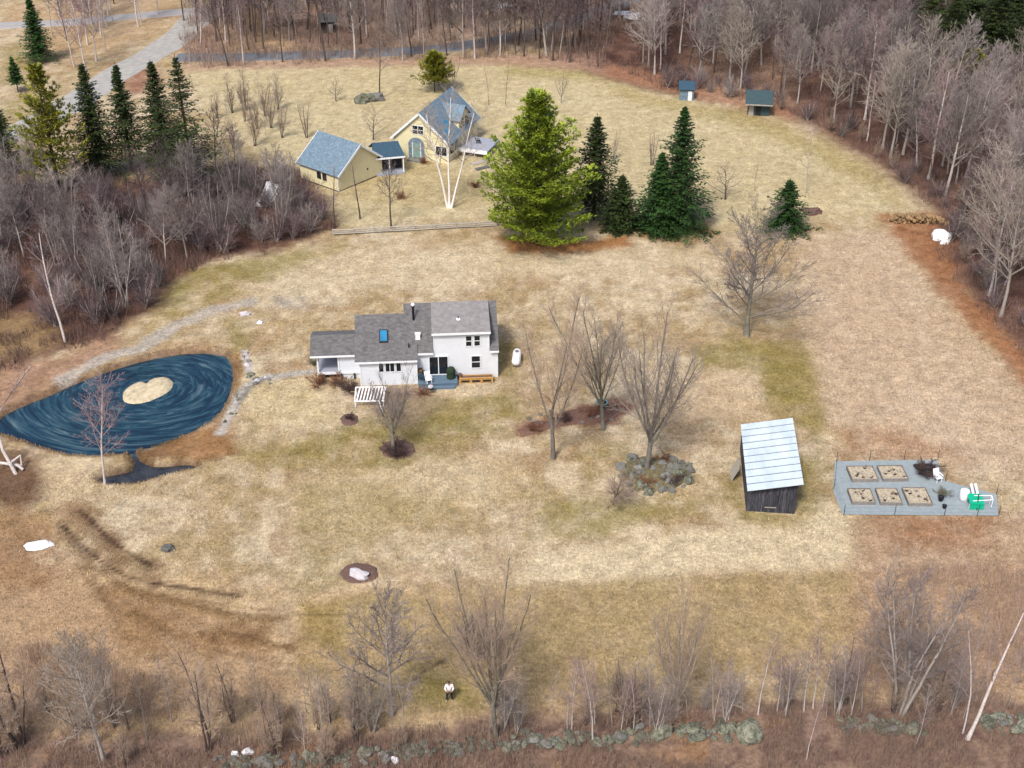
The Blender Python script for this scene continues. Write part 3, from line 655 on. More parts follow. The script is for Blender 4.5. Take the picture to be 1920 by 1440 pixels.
for k_ in range(4): TM['b%d' % k_] = tree_meshes('shrub', 200 + k_, 'bark_grey', 'twig_purple')
for k_ in range(2): TM['bp%d' % k_] = tree_meshes('shrub', 210 + k_, 'bark_grey', 'twig_grey')
for k_ in range(2): TM['c%d' % k_] = tree_meshes('clump', 220 + k_, 'bark_grey', 'twig_grey')
for k_ in range(2): TM['ct%d' % k_] = tree_meshes('clump', 230 + k_, 'bark_dark', 'twig_tan')

def beside(x, y, marks):
    """which landmark a place lies next to"""
    return min(marks, key=lambda m: (W(*m[1])[0] - x) ** 2 + (W(*m[1])[1] - y) ** 2)[0]
def size_word(h, a, b): return 'low' if h < a else ('tall' if h > b else 'middling')
WOOD_MARKS = [('beside the teal hut', (1430, 195)), ('behind the small blue hut', (1290, 160)), ('near the blue cabin', (1330, 50)), ('behind the log pile', (1790, 370)), ('just beyond the white tarp heap', (1830, 460)),
    ('among the dark spruces', (1850, 110)), ('at the lower end of the wood', (1900, 600)), ('near the far snow patches', (1200, 45)), ('along the curve of the meadow', (1600, 250)), ('between the teal hut and the dark spruces', (1600, 110)),
    ('above the slim meadow sapling', (1690, 290)), ('at the picture edge above the tarp heap', (1915, 300)), ('behind the meadow curve', (1720, 190)), ('at the top of the picture by the first dark spruce', (1600, 20))]
ROAD_MARKS = [('by the grey shed', (610, 50)), ('above the yellow house', (840, 60)), ('where the paved road bends away', (1010, 60)), ('near the far snow patches', (1150, 30)), ('at the end of the gravel drive', (370, 60)), ('across the road from the meadow boulder', (720, 60)),
    ('on the meadow side of the road', (900, 112)), ('on the near verge below the grey shed', (560, 118)), ('between the grey shed and gravel drive', (480, 50)), ('above the huge bright pine', (1000, 110)), ('on the slope past the road bend', (1080, 100)), ('at the top of the picture', (930, 10))]
THICKET_MARKS = [('next to the garage', (585, 395)), ('below the slim spruces', (270, 375)), ('below the yellow green pine', (110, 390)), ('by the leaning white birch', (110, 610)), ('at the picture edge', (5, 460)), ('around the whitish heap', (505, 390)),
    ('above the strip of green grass', (390, 470)), ('in the middle of the thicket', (260, 470)), ('at its pond end', (220, 590)), ('below the ragged spruce', (380, 370)), ('halfway to the picture edge', (110, 500))]
CORNER_MARKS = [('at the picture corner', (10, 1420)), ('by the pale grey bare tree', (200, 1400)), ('by the dark leafless clump', (390, 1390)), ('near the two white stones', (470, 1400)), ('toward the pale leafless clump of stems', (620, 1370)), ('above the leaf mould', (290, 1350)), ('nearest the wheel ruts', (110, 1345))]
WALL_MARKS = [('near the mossy-trunked tree', (1080, 1360)), ('beside the sloping flat boulder', (1300, 1345)), ('behind the great round boulder', (1420, 1340)), ('halfway to the many-stemmed tree', (1515, 1330)), ('close to the many-stemmed tree', (1595, 1330)), ('in front of the wall', (1512, 1425))]
GARDEN_MARKS = [('by the leaning stout birch', (1830, 1360)), ('by the many-stemmed tree', (1680, 1320)), ('nearest the garden', (1800, 1250)), ('at the picture edge', (1915, 1300))]
for k_, m_ in (('r', 'twig_rust'), ('d', 'twig_dark'), ('g', 'twig_sage')):
    for q_ in range(2): TM['%s%d' % (k_, q_)] = tree_meshes('shrub', 240 + q_ + ord(k_), m_, m_, rmin=.055, thick=.04, r0=.012, spread=62, stems=12)
# ---- conifers
def conifer(seed, kind, H, R, m, tm='needle_trunk', bare=.04, gap=None, dens=1.0):
    """H tall, R wide at the base; tiers of boughs carrying sprays of needles"""
    r = random.Random(seed); mt, mc = MB(), MB()
    mt.tube([Vector((0, 0, -.3)), Vector((r.uniform(-.1, .1), r.uniform(-.1, .1), H * .5)), Vector((0, 0, H))], [H * .017, H * .010, .015], 7)
    V, Fc = mc.v, mc.f
    def spray(p, d, L, wd):
        """one flat frond: a pointed blade with ragged side teeth"""
        u = d.cross(Vector((r.uniform(-.3, .3), r.uniform(-.3, .3), 1))).normalized(); o = len(V)
        a = p; b = p + d * L * .55; c = p + d * L
        for q in (a, b + u * wd * r.uniform(.6, 1), c, b - u * wd * r.uniform(.6, 1), b + d * L * .1 + u * wd * 1.5 * r.uniform(.5, 1.2), b + d * L * .1 - u * wd * 1.5 * r.uniform(.5, 1.2)): V.append(tuple(q))
        Fc.append((o, o + 1, o + 2, o + 3)); Fc.append((o, o + 4, o + 1)); Fc.append((o, o + 3, o + 5))
    z = H * bare + .2; tier = 0
    while z < H * .985:
        t = z / H
        if kind == 'pine':
            rad = R * min(1.0, (1 - t) * 1.55 + .07) ** .8 * (.80 + .20 * math.sin(3.0 * t + .5)) * r.uniform(.88, 1.08); step = H * .035; nb = 7
        else:
            rad = R * 1.16 * ((1 - t) ** 1.0) * (1 + .12 * math.sin(z * 2.3 + seed)) * r.uniform(.75, 1.15) + .05; step = max(.22, H * .026 * (1.15 - .5 * t)); nb = 8 if t < .75 else 6
        az0 = r.uniform(0, 6.28)
        for k in range(nb):
            if gap and r.random() < gap: continue
            az = az0 + 6.283 * k / nb + r.uniform(-.25, .25); L = rad * r.uniform(.6, 1.15)
            out = Vector((math.cos(az), math.sin(az), 0)); el = (r.uniform(-.05, .35) if kind == 'pine' else (-.28 + .75 * t)) ; el += (t * .5 if kind == 'pine' else 0)
            ns = max(3, int(L / .55)); pts = []; q = Vector((0, 0, z + r.uniform(-.5, .5) * step)); rads = []
            for i in range(ns + 1):
                pts.append(q.copy()); rads.append(max(.008, .03 * (1 - i / (ns + 1)) * (H / 12)))
                e = el + (.30 * (i / ns) if kind == 'pine' else .38 * (i / ns) ** 2 - .10)
                q = q + (out * math.cos(e) + Vector((0, 0, math.sin(e)))) * (L / ns)
            mt.tube(pts, rads, 3)
            side = Vector((-out.y, out.x, 0))
            if kind == 'pine':
                for i in range(1, ns + 1):
                    fr = i / ns
                    for j in range(int((5 + 5 * fr) * dens)):
                        c = pts[i] + side * r.uniform(-1, 1) * L * .26 * (1.15 - .6 * fr) + out * r.uniform(-.25, .25) + Vector((0, 0, r.uniform(-.05, .25)))
                        for _ in range(3):
                            d = (out * r.uniform(.1, 1) + side * r.uniform(-.8, .8) + Vector((0, 0, r.uniform(-.1, .9)))).normalized()
                            spray(c, d, r.uniform(.34, .60), .08)
            else:
                for i in range(ns + 1):
                    fr = i / ns; wspan = L * .34 * (1.15 - fr)
                    for sg in (-1, 1):
                        for j in range(max(2, int((3.2 + 2.5 * (1 - fr)) * dens))):
                            c = pts[i] + out * r.uniform(0, L / ns) + side * sg * r.uniform(0, wspan)
                            c.z += -.12 * abs((c - pts[i]).dot(side)) + r.uniform(-.05, .05)
                            d = (out * r.uniform(.35, 1.0) + side * sg * r.uniform(.1, .9) + Vector((0, 0, r.uniform(-.45, .15)))).normalized()
                            spray(c, d, r.uniform(.30, .54) * (H / 12) ** .4 * (.55 + .55 * (1 - t)), .10)
                    if fr > .6: spray(pts[i], out, .4, .1)
        z += step * r.uniform(.8, 1.2); tier += 1
    # leader
    for i in range(10):
        d = Vector((r.uniform(-.5, .5), r.uniform(-.5, .5), 1)).normalized(); spray(Vector((0, 0, H * (.95 + .006 * i))), d, .22, .04)
    return mt.mesh('trunk', tm), mc.mesh('crown', m)
def conifer_at(px, py, ty, kind, width_px, m, label, seed, name='spruce_tree', bare=.04, gap=None, group=None, dens=1.0, me=None):
    p = at(px, py); H = tall(px, py, ty); R = width_px / 2 * ((p.y - CY) * math.cos(TH) + (CH - 2) * math.sin(TH)) / F
    o = thing(name, label, 'tree', p, rng.uniform(0, 6.28), group)
    for n, me in zip(('trunk', 'crown'), conifer(seed, kind, H * .965, R, m, bare=bare, gap=gap, dens=dens)): put(n, me, o)
    return o
conifer_at(1005, 456, 166, 'pine', 208, 'pine', 'huge bright green pine, tallest of the evergreens in the middle of the field', 1, 'pine_tree', .05, dens=1.25)
conifer_at(1113, 412, 208, 'spruce', 128, 'spruce_dark', 'tall narrow dark spruce close behind the huge bright pine', 2, bare=.15, gap=.1)
conifer_at(1163, 430, 324, 'spruce', 84, 'spruce_dark', 'short dark spruce beside the huge bright pine', 3)
conifer_at(1268, 428, 192, 'spruce', 142, 'spruce', 'tall deep green spruce with pointed top, nearest the lone small spruce', 4, bare=.05)
conifer_at(1232, 434, 282, 'spruce', 92, 'spruce', 'medium deep green spruce leaning into the tall pointed one', 5)
conifer_at(1471, 430, 333, 'spruce', 94, 'spruce', 'lone small bushy spruce out in the field beyond the big maple', 6)
# evergreens on the drive side
conifer_at(112, 362, 110, 'pine', 130, 'pine_yellow', 'yellow green pine with airy boughs beside the gravel drive', 11, 'pine_tree', .12, gap=.25, dens=.8)
conifer_at(190, 332, 112, 'spruce', 108, 'spruce_dark', 'dark narrow spruce next to the yellow green pine', 12, bare=.10, gap=.05)
conifer_at(248, 320, 110, 'spruce', 92, 'spruce_dark', 'slim spruce in the row above the thicket, second from the yellow green pine', 13, bare=.22, gap=.2)
conifer_at(312, 318, 106, 'spruce', 104, 'spruce_dark', 'slim dark spruce in the row above the thicket, third from the yellow green pine', 14, bare=.15, gap=.12)
conifer_at(362, 352, 95, 'spruce', 165, 'spruce_dark', 'tall ragged spruce at the end of the row nearest the garage', 15, bare=.10, gap=.38, dens=.8)
conifer_at(12, 318, 172, 'spruce', 92, 'spruce_dark', 'dark spruce cut by the picture edge below the gravel drive', 16, bare=.05, gap=.1)
conifer_at(76, 116, -12, 'spruce', 60, 'spruce', 'tall thin spruce standing on the grass beside the far lane', 17, bare=.1)
conifer_at(34, 172, 104, 'spruce', 36, 'spruce', 'young thin spruce at the bend of the gravel drive', 18, bare=.25, gap=.15)
conifer_at(815, 172, 100, 'pine', 74, 'pine_yellow', 'small yellow green pine behind the yellow house', 19, 'pine_tree', .18, gap=.3, dens=.8)
for q, (px, py, H_, R_) in enumerate([(1740, 96, 13, 3.4), (1775, 120, 12, 3.6), (1810, 92, 16, 3.6), (1850, 128, 15, 3.2), (1890, 100, 16, 3.4), (1915, 140, 14, 3.6), (1700, 70, 13, 3.4), (1590, 70, 15, 3.4), (1870, 70, 17, 3.4)]):
    if q == 0: dark_me = conifer(31, 'spruce', 13, 4.2, 'spruce_dark', gap=.1)
    o = thing('spruce_tree', ['tall dark spruce behind the others, toward the blue cabin' if px < 1650 else 'dark spruce at the top corner of the wood, %s' % ('first' if px < 1720 else 'near the yellow green young pine' if px < 1830 else 'at the picture edge')][0], 'tree', at(px, py), rng.uniform(0, 6), 'dark spruces deep in the wood', H_ / 13)
    for n, me in zip(('trunk', 'crown'), dark_me): put(n, me, o)
conifer_at(1815, 175, 95, 'pine', 70, 'pine_yellow', 'yellow green young pine half hidden in the wood by the dark spruces', 33, 'pine_tree', .2, gap=.3)

# ---- trees one can tell apart
def special(px, py, ty, kind, seed, tm, cm, label, name='bare_tree', lean=None, rz=None, wide=1.0, **over):
    if py < 380 and 'n' not in over: over['n'] = [max(4, int(q * .7)) for q in SPEC[kind]['n']]
    return plant(name, tree_meshes(kind, seed, tm, cm, **over), at(px, py), tall(px, py, ty), label, rz=rz, lean=lean, wide=wide)
special(1400, 630, 372, 'round', 301, 'bark_green', 'twig_grey', 'big bare maple with wide fan of branches standing alone in the field', 'maple_tree', wide=1.12)
special(1037, 860, 528, 'vase', 302, 'bark_mid', 'twig_tan', 'tall bare maple nearest the white house, forked low in two', 'maple_tree', n=[5, 18, 9, 6], wide=.85)
special(1132, 806, 538, 'vase', 303, 'bark_green', 'twig_mid', 'bare maple behind the brown flower bed, upright branches', 'maple_tree', n=[8, 14, 8, 6], wide=.95)
special(1213, 880, 588, 'vase', 304, 'bark_mid', 'twig_mid', 'bare grey maple growing out of the ring of rocks', 'maple_tree', n=[9, 14, 8, 6], wide=1.1, r0=.052)
special(738, 848, 690, 'vase', 305, 'bark_green', 'twig_grey', 'small bare tree with thick trunk in front of the white house', wide=1.0, n=[8, 11, 8, 6], ratio=[1.5, .36, .42, .5], r0=.06)
special(1150, 945, 878, 'round', 306, 'bark_dark', 'twig_tan', 'low crooked bare tree bending beside the ring of rocks', wide=1.3, lean=(.0, -.35), rz=2.2)
special(197, 908, 690, 'birch', 307, 'birch', 'twig_birch', 'white birch standing alone at the near edge of the pond', 'birch_tree', wide=1.15, r0=.010, lean=(0, .06), rz=1.0)
special(734, 428, 300, 'tall', 308, 'bark_dark', 'twig_grey', 'dark leafless tree in front of the garage link, by the rail fence', lean=(0, -.05), rz=0, r0=.016)
special(675, 410, 290, 'slender', 309, 'bark_dark', 'twig_tan', 'thin dark tree before the garage gable wall', r0=.014)
special(627, 428, 310, 'slender', 310, 'bark_dark', 'twig_tan', 'thin dark tree at the corner of the thicket and rail fence', r0=.014)
special(712, 185, 60, 'tall', 311, 'bark_dark', 'twig_grey', 'leafless tree with straight trunk on the meadow beside the boulder', r0=.014)
special(630, 190, 140, 'round', 312, 'bark_dark', 'twig_tan', 'small round leafless tree on the far meadow')
special(700, 262, 192, 'round', 313, 'bark_dark', 'twig_tan', 'leafless apple tree between the garage and yellow house')
special(917, 198, 120, 'slender', 314, 'bark_dark', 'twig_tan', 'bare twisted tree behind the huge bright pine, first of two')
special(948, 196, 105, 'slender', 315, 'bark_dark', 'twig_tan', 'bare straight tree behind the huge bright pine, second of two')
special(1052, 193, 130, 'vase', 316, 'bark_green', 'twig_grey', 'small pale leafless tree just above the huge bright pine')
special(850, 176, 100, 'vase', 317, 'bark_dark', 'twig_tan', 'forked leafless tree beside the small yellow green pine', n=[4, 6, 4, 3])
special(1511, 362, 225, 'slender', 318, 'bark_grey', 'twig_grey', 'slim bare sapling on the far side of the lone small spruce', wide=1.3)
special(1640, 350, 275, 'slender', 319, 'bark_grey', 'twig_tan', 'slim bare sapling at the meadow edge above the log pile')
special(1360, 374, 300, 'round', 320, 'bark_dark', 'twig_tan', 'low spreading leafless tree beside the tall deep green spruce', wide=1.2)
special(1415, 358, 300, 'slender', 321, 'bark_dark', 'twig_tan', 'thin small tree between the tall spruce and the lone small spruce')
special(1222, 310, 240, 'clump', 322, 'bark_dark', 'twig_tan', 'bare bush with several stems behind the pair of deep green spruces', 'bare_bush')
special(1150, 300, 240, 'clump', 323, 'bark_grey', 'twig_tan', 'bare pale bush with several stems behind the short dark spruce', 'bare_bush')
special(575, 258, 175, 'clump', 324, 'bark_dark', 'twig_tan', 'bare bush with many stems behind the garage', 'bare_bush')
special(122, 640, 430, 'birch', 325, 'birch', 'twig_birch', 'leaning white birch at the thicket edge above the pond', 'birch_tree', lean=(.0, -.12), rz=0, n=[6, 4, 4])
# three-stemmed birch before the yellow house
bm_ = MB(); bc_ = MB(); r_ = random.Random(41); S_ = dict(SPEC['birch']); S_.update(n=[14, 8, 7], t0=[.42, .2, .2], up=[.03, .1, .05, 0])
for dx in (-.20, .0, .22):
    grow(r_, bm_, bc_, Vector((dx * .6, 0, -.1)), Vector((dx * 1.1, .05, 1)).normalized(), 9.3 if dx == 0 else 8.4, .098, 0, S_)
plant('birch_tree', (bm_.mesh('trunk', 'birch_bright', True), bc_.mesh('crown', 'twig_pale')), at(843, 390), tall(843, 390, 172), 'white birch with three stems before the yellow house', rz=0)

# ---- foreground trees along the old stone wall
special(930, 1382, 1062, 'vase', 330, 'bark_green', 'twig_tan', 'tall bare tree with mossy trunk behind the middle of the stone wall', wide=.9)
special(1268, 1345, 1092, 'vase', 331, 'bark_grey', 'twig_tan', 'bare grey tree rising beside the sloping flat boulder', wide=.75)
special(735, 1342, 1092, 'forest', 332, 'bark_grey', 'twig_grey', 'bare grey tree near the standing person, on the pond side', wide=1.0)
special(700, 1372, 1205, 'clump', 333, 'bark_grey', 'twig_pale', 'pale leafless clump of stems beside the bare grey tree near the person', 'bare_bush')
special(392, 1405, 1215, 'clump', 334, 'bark_dark', 'twig_tan', 'dark leafless clump with three straight stems above the leaf mould', stems=3, spread=10)
special(195, 1425, 1150, 'forest', 335, 'bark_grey', 'twig_pale', 'pale grey bare tree in the lower corner by the wheel ruts', wide=.9)
special(35, 1400, 1225, 'clump', 336, 'bark_dark', 'twig_tan', 'reddish bare bush at the very corner of the wheel-worn field', 'bare_bush', wide=1.4)
special(1690, 1335, 1040, 'clump', 337, 'bark_grey', 'twig_grey', 'many-stemmed bare grey tree tangled with brush near the garden', wide=.95, stems=7)
special(1815, 1385, 1130, 'birch', 338, 'birch', 'twig_birch', 'stout white birch leaning outward at the gap in the stone wall', 'birch_tree', lean=(-.05, .26), rz=0, r0=.014, n=[6, 5, 4])
special(1805, 1375, 1160, 'slender', 339, 'birch', 'twig_birch', 'thin upright white birch behind the leaning stout birch', 'birch_tree')
special(893, 1235, 1120, 'shrub', 340, 'bark_dark', 'twig_grey', 'dark grey tangled bush in the lower field', 'bare_bush', wide=1.1)
for px, py, ty, k_, wt in [(1072, 1368, 1215, 0, 1), (1112, 1392, 1165, 1, 1), (1148, 1362, 1230, 0, 0), (1338, 1348, 1210, 1, 0), (1356, 1344, 1225, 0, 1), (1392, 1335, 1250, 1, 1), (1421, 1340, 1150, 0, 1), (1457, 1335, 1180, 1, 1),
                           (1507, 1333, 1160, 0, 1), (1524, 1328, 1140, 1, 1), (1542, 1326, 1190, 0, 1), (1597, 1330, 1215, 1, 0), (1512, 1425, 1300, 0, 1), (1290, 1345, 1250, 1, 0), (1170, 1350, 1250, 1, 0)]:
    q_ = at(px, py); plant('birch_sapling', TM['sw%d' % k_] if wt else TM['s%d' % k_], q_, tall(px, py, ty), 'slender %s sapling of the row along the stone wall, %s' % ('white' if wt else 'grey', beside(q_.x, q_.y, WALL_MARKS)), 'tree', 'saplings behind the stone wall', rz=0, lean=(rng.gauss(0, .03), -.10 + rng.gauss(0, .03)))
for i in range(44):
    px = rng.uniform(600, 1900); py = 1405 - (px - 600) * .05 + rng.uniform(-45, 6); q_ = at(px, py)
    if 760 < px < 905: continue
    plant('wall_bush', TM[rng.choice(['c0', 'c1', 's0', 's1', 's2', 'ct0'])], q_, rng.uniform(2.5, 6.5), 'hazy grey bush along the stone wall, ' + beside(q_.x, q_.y, WALL_MARKS + GARDEN_MARKS + CORNER_MARKS), 'bush', 'grey bushes along the stone wall')
for i in range(22):
    px = rng.uniform(1040, 1640); py = 1372 - (px - 1040) * .06 + rng.uniform(-25, 8); q_ = at(px, py)
    plant('birch_sapling', TM['sw%d' % (i % 2)] if i % 3 else TM['s%d' % (i % 3)], q_, rng.uniform(3, 8), 'slender %s sapling of the row along the stone wall, %s' % ('white' if i % 3 else 'grey', beside(q_.x, q_.y, WALL_MARKS)), 'tree', 'saplings behind the stone wall', rz=0, lean=(rng.gauss(0, .03), -.10 + rng.gauss(0, .03)))
for i in range(26):
    px = rng.uniform(0, 640); py = rng.uniform(1330, 1445)
    plant('sapling', TM['s%d' % (i % 3)] if i % 2 else TM['ct%d' % (i % 2)], at(px, py), rng.uniform(3.0, 6.5), '%s sapling in the rough corner, %s' % ('thin grey' if i % 2 else 'tan many-stemmed', beside(*W(px, py), CORNER_MARKS)), 'tree', 'saplings in the rough corner')
for i in range(12):
    px = rng.uniform(1620, 1920); py = rng.uniform(1240, 1400)
    plant('sapling', TM['s%d' % (i % 3)], at(px, py), rng.uniform(3.0, 6.0), 'thin bare sapling in the rough grass below the garden, ' + beside(*W(px, py), GARDEN_MARKS), 'tree', 'saplings below the garden')

# ---- woods, tree by tree
def scatter(P, n, mind, seed, keep=None):
    g = np.random.default_rng(seed); out = []; lo = P.min(0); hi = P.max(0)
    c = g.uniform(lo, hi, (9000, 2)); c = c[sd_poly(c[:, 0], c[:, 1], P) < 0]
    for x, y in c:
        if len(out) >= n: break
        if any((x - a) ** 2 + (y - b) ** 2 < mind * mind for a, b in out): continue
        if keep and not keep(x, y): continue
        out.append((float(x), float(y)))
    return out
ROADL = np.array([W(x, y) for x, y in [(330, 108), (600, 103), (880, 86), (980, 66), (1160, 10), (1260, -25)]])
def off_road(x, y): return sd_line(np.array([x]), np.array([y]), ROADL)[0] > 3.2
rw = poly((1150, 125), (1235, 158), (1400, 180), (1500, 210), (1570, 250), (1640, 290), (1710, 340), (1770, 400), (1800, 480), (1850, 560), (1905, 640), (1990, 700), (2010, 420), (1990, 0), (1250, 0), (1190, 60))
for i, (x, y) in enumerate(scatter(rw, 260, 1.8, 51, off_road)):
    k = rng.choice(['f0', 'f1', 'f2', 'f3', 'p0', 'p1', 'f0', 'f2', 't0', 't1', 't2', 't1', 'w0']); h = rng.uniform(9.5, 16.5)
    if sd_poly(np.array([x]), np.array([y]), poly((1670, 95), (1940, 75), (1960, 215), (1700, 185)))[0] < 0: h = rng.uniform(4.5, 7.5)
    look = dict(f='bare grey woodland tree', p='pale bare woodland tree', t='dark trunked woodland tree', w='white woodland birch')[k[0]]
    plant('birch_tree' if k == 'w0' else 'woodland_tree', TM[k], (x, y, gz(x, y)), h, '%s %s, %s' % (size_word(h, 11.5, 13.5), look, beside(x, y, WOOD_MARKS)), 'tree', 'bare trees of the big wood', lean=(rng.gauss(0, .04), rng.gauss(0, .04)))
for i, (x, y) in enumerate(scatter(poly((1770, 400), (1800, 470), (1850, 550), (1905, 640), (1990, 710), (2010, 380)), 20, 2.0, 58)):
    k = rng.choice(['f0', 'f1', 'f3', 'p0', 'p1', 'c0', 'w1']); h = rng.uniform(7.5, 13)
    look = dict(f='bare grey woodland tree', p='pale bare woodland tree', c='many-stemmed bare woodland tree', w='white woodland birch')[k[0]]
    plant('birch_tree' if k[0] == 'w' else 'woodland_tree', TM[k], (x, y, gz(x, y)), h, '%s %s, %s' % (size_word(h, 9, 11.5), look, beside(x, y, WOOD_MARKS)), 'tree', 'bare trees of the big wood', lean=(rng.gauss(0, .06), rng.gauss(0, .06)))
tw = poly((345, 0), (1200, -5), (1170, 50), (1120, 128), (1000, 110), (880, 112), (600, 118), (345, 128))
for i, (x, y) in enumerate(scatter(tw, 225, 1.6, 52, off_road)):
    k = rng.choice(['t0', 't1', 't2', 't0', 't2', 'f1', 'w0', 'w1', 's0', 's1']); h = rng.uniform(11, 17) if k[0] in 'tf' else rng.uniform(7, 12)
    look = dict(f='bare grey tree', t='bare dark trunked tree', w='slim white birch', s='thin grey young tree')[k[0]]
    plant('birch_tree' if k[0] == 'w' else 'roadside_tree', TM[k], (x, y, gz(x, y)), h, '%s along the paved road, %s' % (look, beside(x, y, ROAD_MARKS)), 'tree', 'bare trees along the paved road', lean=(rng.gauss(0, .04), rng.gauss(0, .04)))
tl = poly((95, 5), (330, 5), (310, 45), (230, 95), (150, 140), (110, 120), (90, 60))
for i, (x, y) in enumerate(scatter(tl, 26, 2.2, 53)):
    k = rng.choice(['w0', 'w1', 't1', 's1', 'f1'])
    wh = k[0] == 'w'
    plant('birch_tree' if wh else 'roadside_tree', TM[k], (x, y, gz(x, y)), rng.uniform(9, 15), 'slim white birch between the far lane and gravel drive' if wh else 'bare grey tree between the far lane and gravel drive', 'tree', 'birches by the gravel drive' if wh else 'bare trees by the gravel drive', lean=(rng.gauss(0, .04), rng.gauss(0, .06)))
# thicket
th_ = poly((-40, 360), (60, 372), (170, 372), (330, 350), (430, 330), (560, 345), (600, 392), (615, 424), (560, 446), (500, 465), (400, 478), (325, 508), (280, 572), (200, 618), (100, 640), (60, 600), (-40, 600))
for i, (x, y) in enumerate(scatter(th_, 98, 1.7, 54)):
    k = rng.choice(['b0', 'b1', 'b2', 'b3', 'bp0', 'bp1', 'b0', 'b2'])
    plant('thicket_bush', TM[k], (x, y, gz(x, y)), rng.uniform(2.8, 5.0), '%s bare bush of the thicket above the pond, %s' % ('purplish' if k[1] != 'p' else 'greyish', beside(x, y, THICKET_MARKS)), 'bush', 'thicket bushes', wide=1.15)
for i, (x, y) in enumerate(scatter(th_, 40, 2.4, 55)):
    k = rng.choice(['t0', 't1', 'c0', 'c1', 's0', 'f1'])
    plant('thicket_tree', TM[k], (x, y, gz(x, y)), rng.uniform(6, 11), '%s tree rising out of the thicket, %s' % ({'t': 'bare dark', 'c': 'bare many-stemmed', 's': 'bare slender', 'f': 'bare grey'}[k[0]], beside(x, y, THICKET_MARKS)), 'tree', 'bare trees in the thicket')
mw = poly((380, 260), (420, 190), (470, 170), (540, 215), (560, 290), (430, 310))
for i, (x, y) in enumerate(scatter(mw, 16, 1.8, 56)):
    plant('meadow_bush', TM[rng.choice(['ct0', 'ct1', 's0'])], (x, y, gz(x, y)), rng.uniform(4, 7.5), 'tall thin tan bush on the meadow edge, ' + beside(x, y, [('nearest the garage', (555, 270)), ('nearest the ragged spruce', (400, 260)), ('toward the paved road', (470, 185)), ('in the middle of the meadow clump', (480, 240))]), 'bush', 'tan bushes beside the thicket')
# bushes at the skirts of the big wood
sk = poly((1230, 165), (1400, 192), (1500, 220), (1640, 300), (1745, 385), (1790, 480), (1870, 600), (1920, 660), (1960, 640), (1860, 500), (1800, 380), (1700, 300), (1560, 225), (1420, 165), (1250, 140))
for i, (x, y) in enumerate(scatter(sk, 46, 1.8, 57)):
    plant('woodland_bush', TM[rng.choice(['b0', 'b1', 'b3', 'bp1', 'ct0'])], (x, y, gz(x, y)), rng.uniform(1.8, 3.8), 'brown bush at the wood skirt, ' + beside(x, y, WOOD_MARKS), 'bush', 'bushes at the skirt of the wood', wide=1.2)

# ================================================================== undergrowth, one mass each
def brush(name, P, n, hmin, hmax, c1, c2, label, seed, spread=.5, wd=.02):
    """thousands of thin stalks rooted in the area P"""
    g = np.random.default_rng(seed); lo = P.min(0); hi = P.max(0); pts = []
    tot = 0
    while tot < n:
        q = g.uniform(lo, hi, (n * 2, 2)); q = q[sd_poly(q[:, 0], q[:, 1], P) + (fbm(q[:, 0] / 1.3, q[:, 1] / 1.3, seed, 2) - .5) * 2.5 < 0]; pts.append(q); tot += len(q)
    q = np.concatenate(pts)[:n]; z = height(q[:, 0], q[:, 1]); dens = fbm(q[:, 0] / 2.5, q[:, 1] / 2.5, seed + 3, 3)
    k = dens > .36 + g.uniform(0, .12, n); q = q[k]; z = z[k]; n = len(q)
    h = g.uniform(hmin, hmax, n) * (.6 + .8 * dens[k]); a = g.uniform(0, 6.283, n); le = g.uniform(0, spread, n) * h
    tip = np.stack([q[:, 0] + np.cos(a) * le, q[:, 1] + np.sin(a) * le, z + h], 1)
    b = g.uniform(0, 6.283, n); ww = wd * g.uniform(.6, 1.6, n)
    p0 = np.stack([q[:, 0] - np.cos(b) * ww, q[:, 1] - np.sin(b) * ww, z - .05], 1); p1 = np.stack([q[:, 0] + np.cos(b) * ww, q[:, 1] + np.sin(b) * ww, z - .05], 1)
    v = np.stack([p0, p1, tip], 1).reshape(-1, 3); f = np.arange(3 * n).reshape(-1, 3)
    m_ = g.uniform(0, 1, (n, 1)); cc = np.array(c1)[None] * (1 - m_) + np.array(c2)[None] * m_; cc = cc * g.uniform(.75, 1.25, (n, 1))
    return stuff(put(name, raw_mesh(name, v, f, 'attr', np.repeat(cc, 3, 0))), label)
brush('undergrowth', LT_WOOD, 52000, .5, 1.7, C(112, 92, 94), C(136, 108, 92), 'tangled purplish brown undergrowth filling the thicket above the pond', 61, .6, .022)
brush('undergrowth', poly((1150, 128), (1235, 165), (1400, 190), (1500, 218), (1570, 258), (1640, 300), (1710, 350), (1750, 395), (1750, 470), (1810, 550), (1890, 640), (2000, 720), (2020, 420), (1990, 0), (1250, 0), (1190, 60)), 70000, .4, 1.6, C(118, 98, 98), C(146, 118, 100), 'brown undergrowth under the bare trees of the big wood', 62, .6, .024)
brush('undergrowth', poly((-60, 1398), (600, 1385), (950, 1358), (1300, 1328), (1600, 1318), (1990, 1325), (1990, 1470), (-60, 1470)), 42000, .25, .95, C(132, 110, 108), C(178, 152, 132), 'reddish brown weeds along the old stone wall', 63, .6, .012)
brush('undergrowth', tw, 36000, .4, 2.0, C(150, 128, 122), C(178, 152, 130), 'tan undergrowth beneath the trees along the paved road', 64, .5, .03)
brush('undergrowth', poly((-60, 1230), (120, 1210), (330, 1290), (520, 1330), (640, 1385), (-60, 1400)), 16000, .4, 1.5, C(188, 164, 152), C(206, 176, 150), 'thin pinkish stalks in the rough corner below the wheel ruts', 65, .5, .010)
brush('undergrowth', poly((1600, 1190), (1700, 1080), (1990, 1060), (1990, 1330), (1600, 1325)), 14000, .3, 1.3, C(186, 162, 152), C(206, 176, 152), 'thin pinkish stalks in the rough grass below the garden', 66, .5, .010)
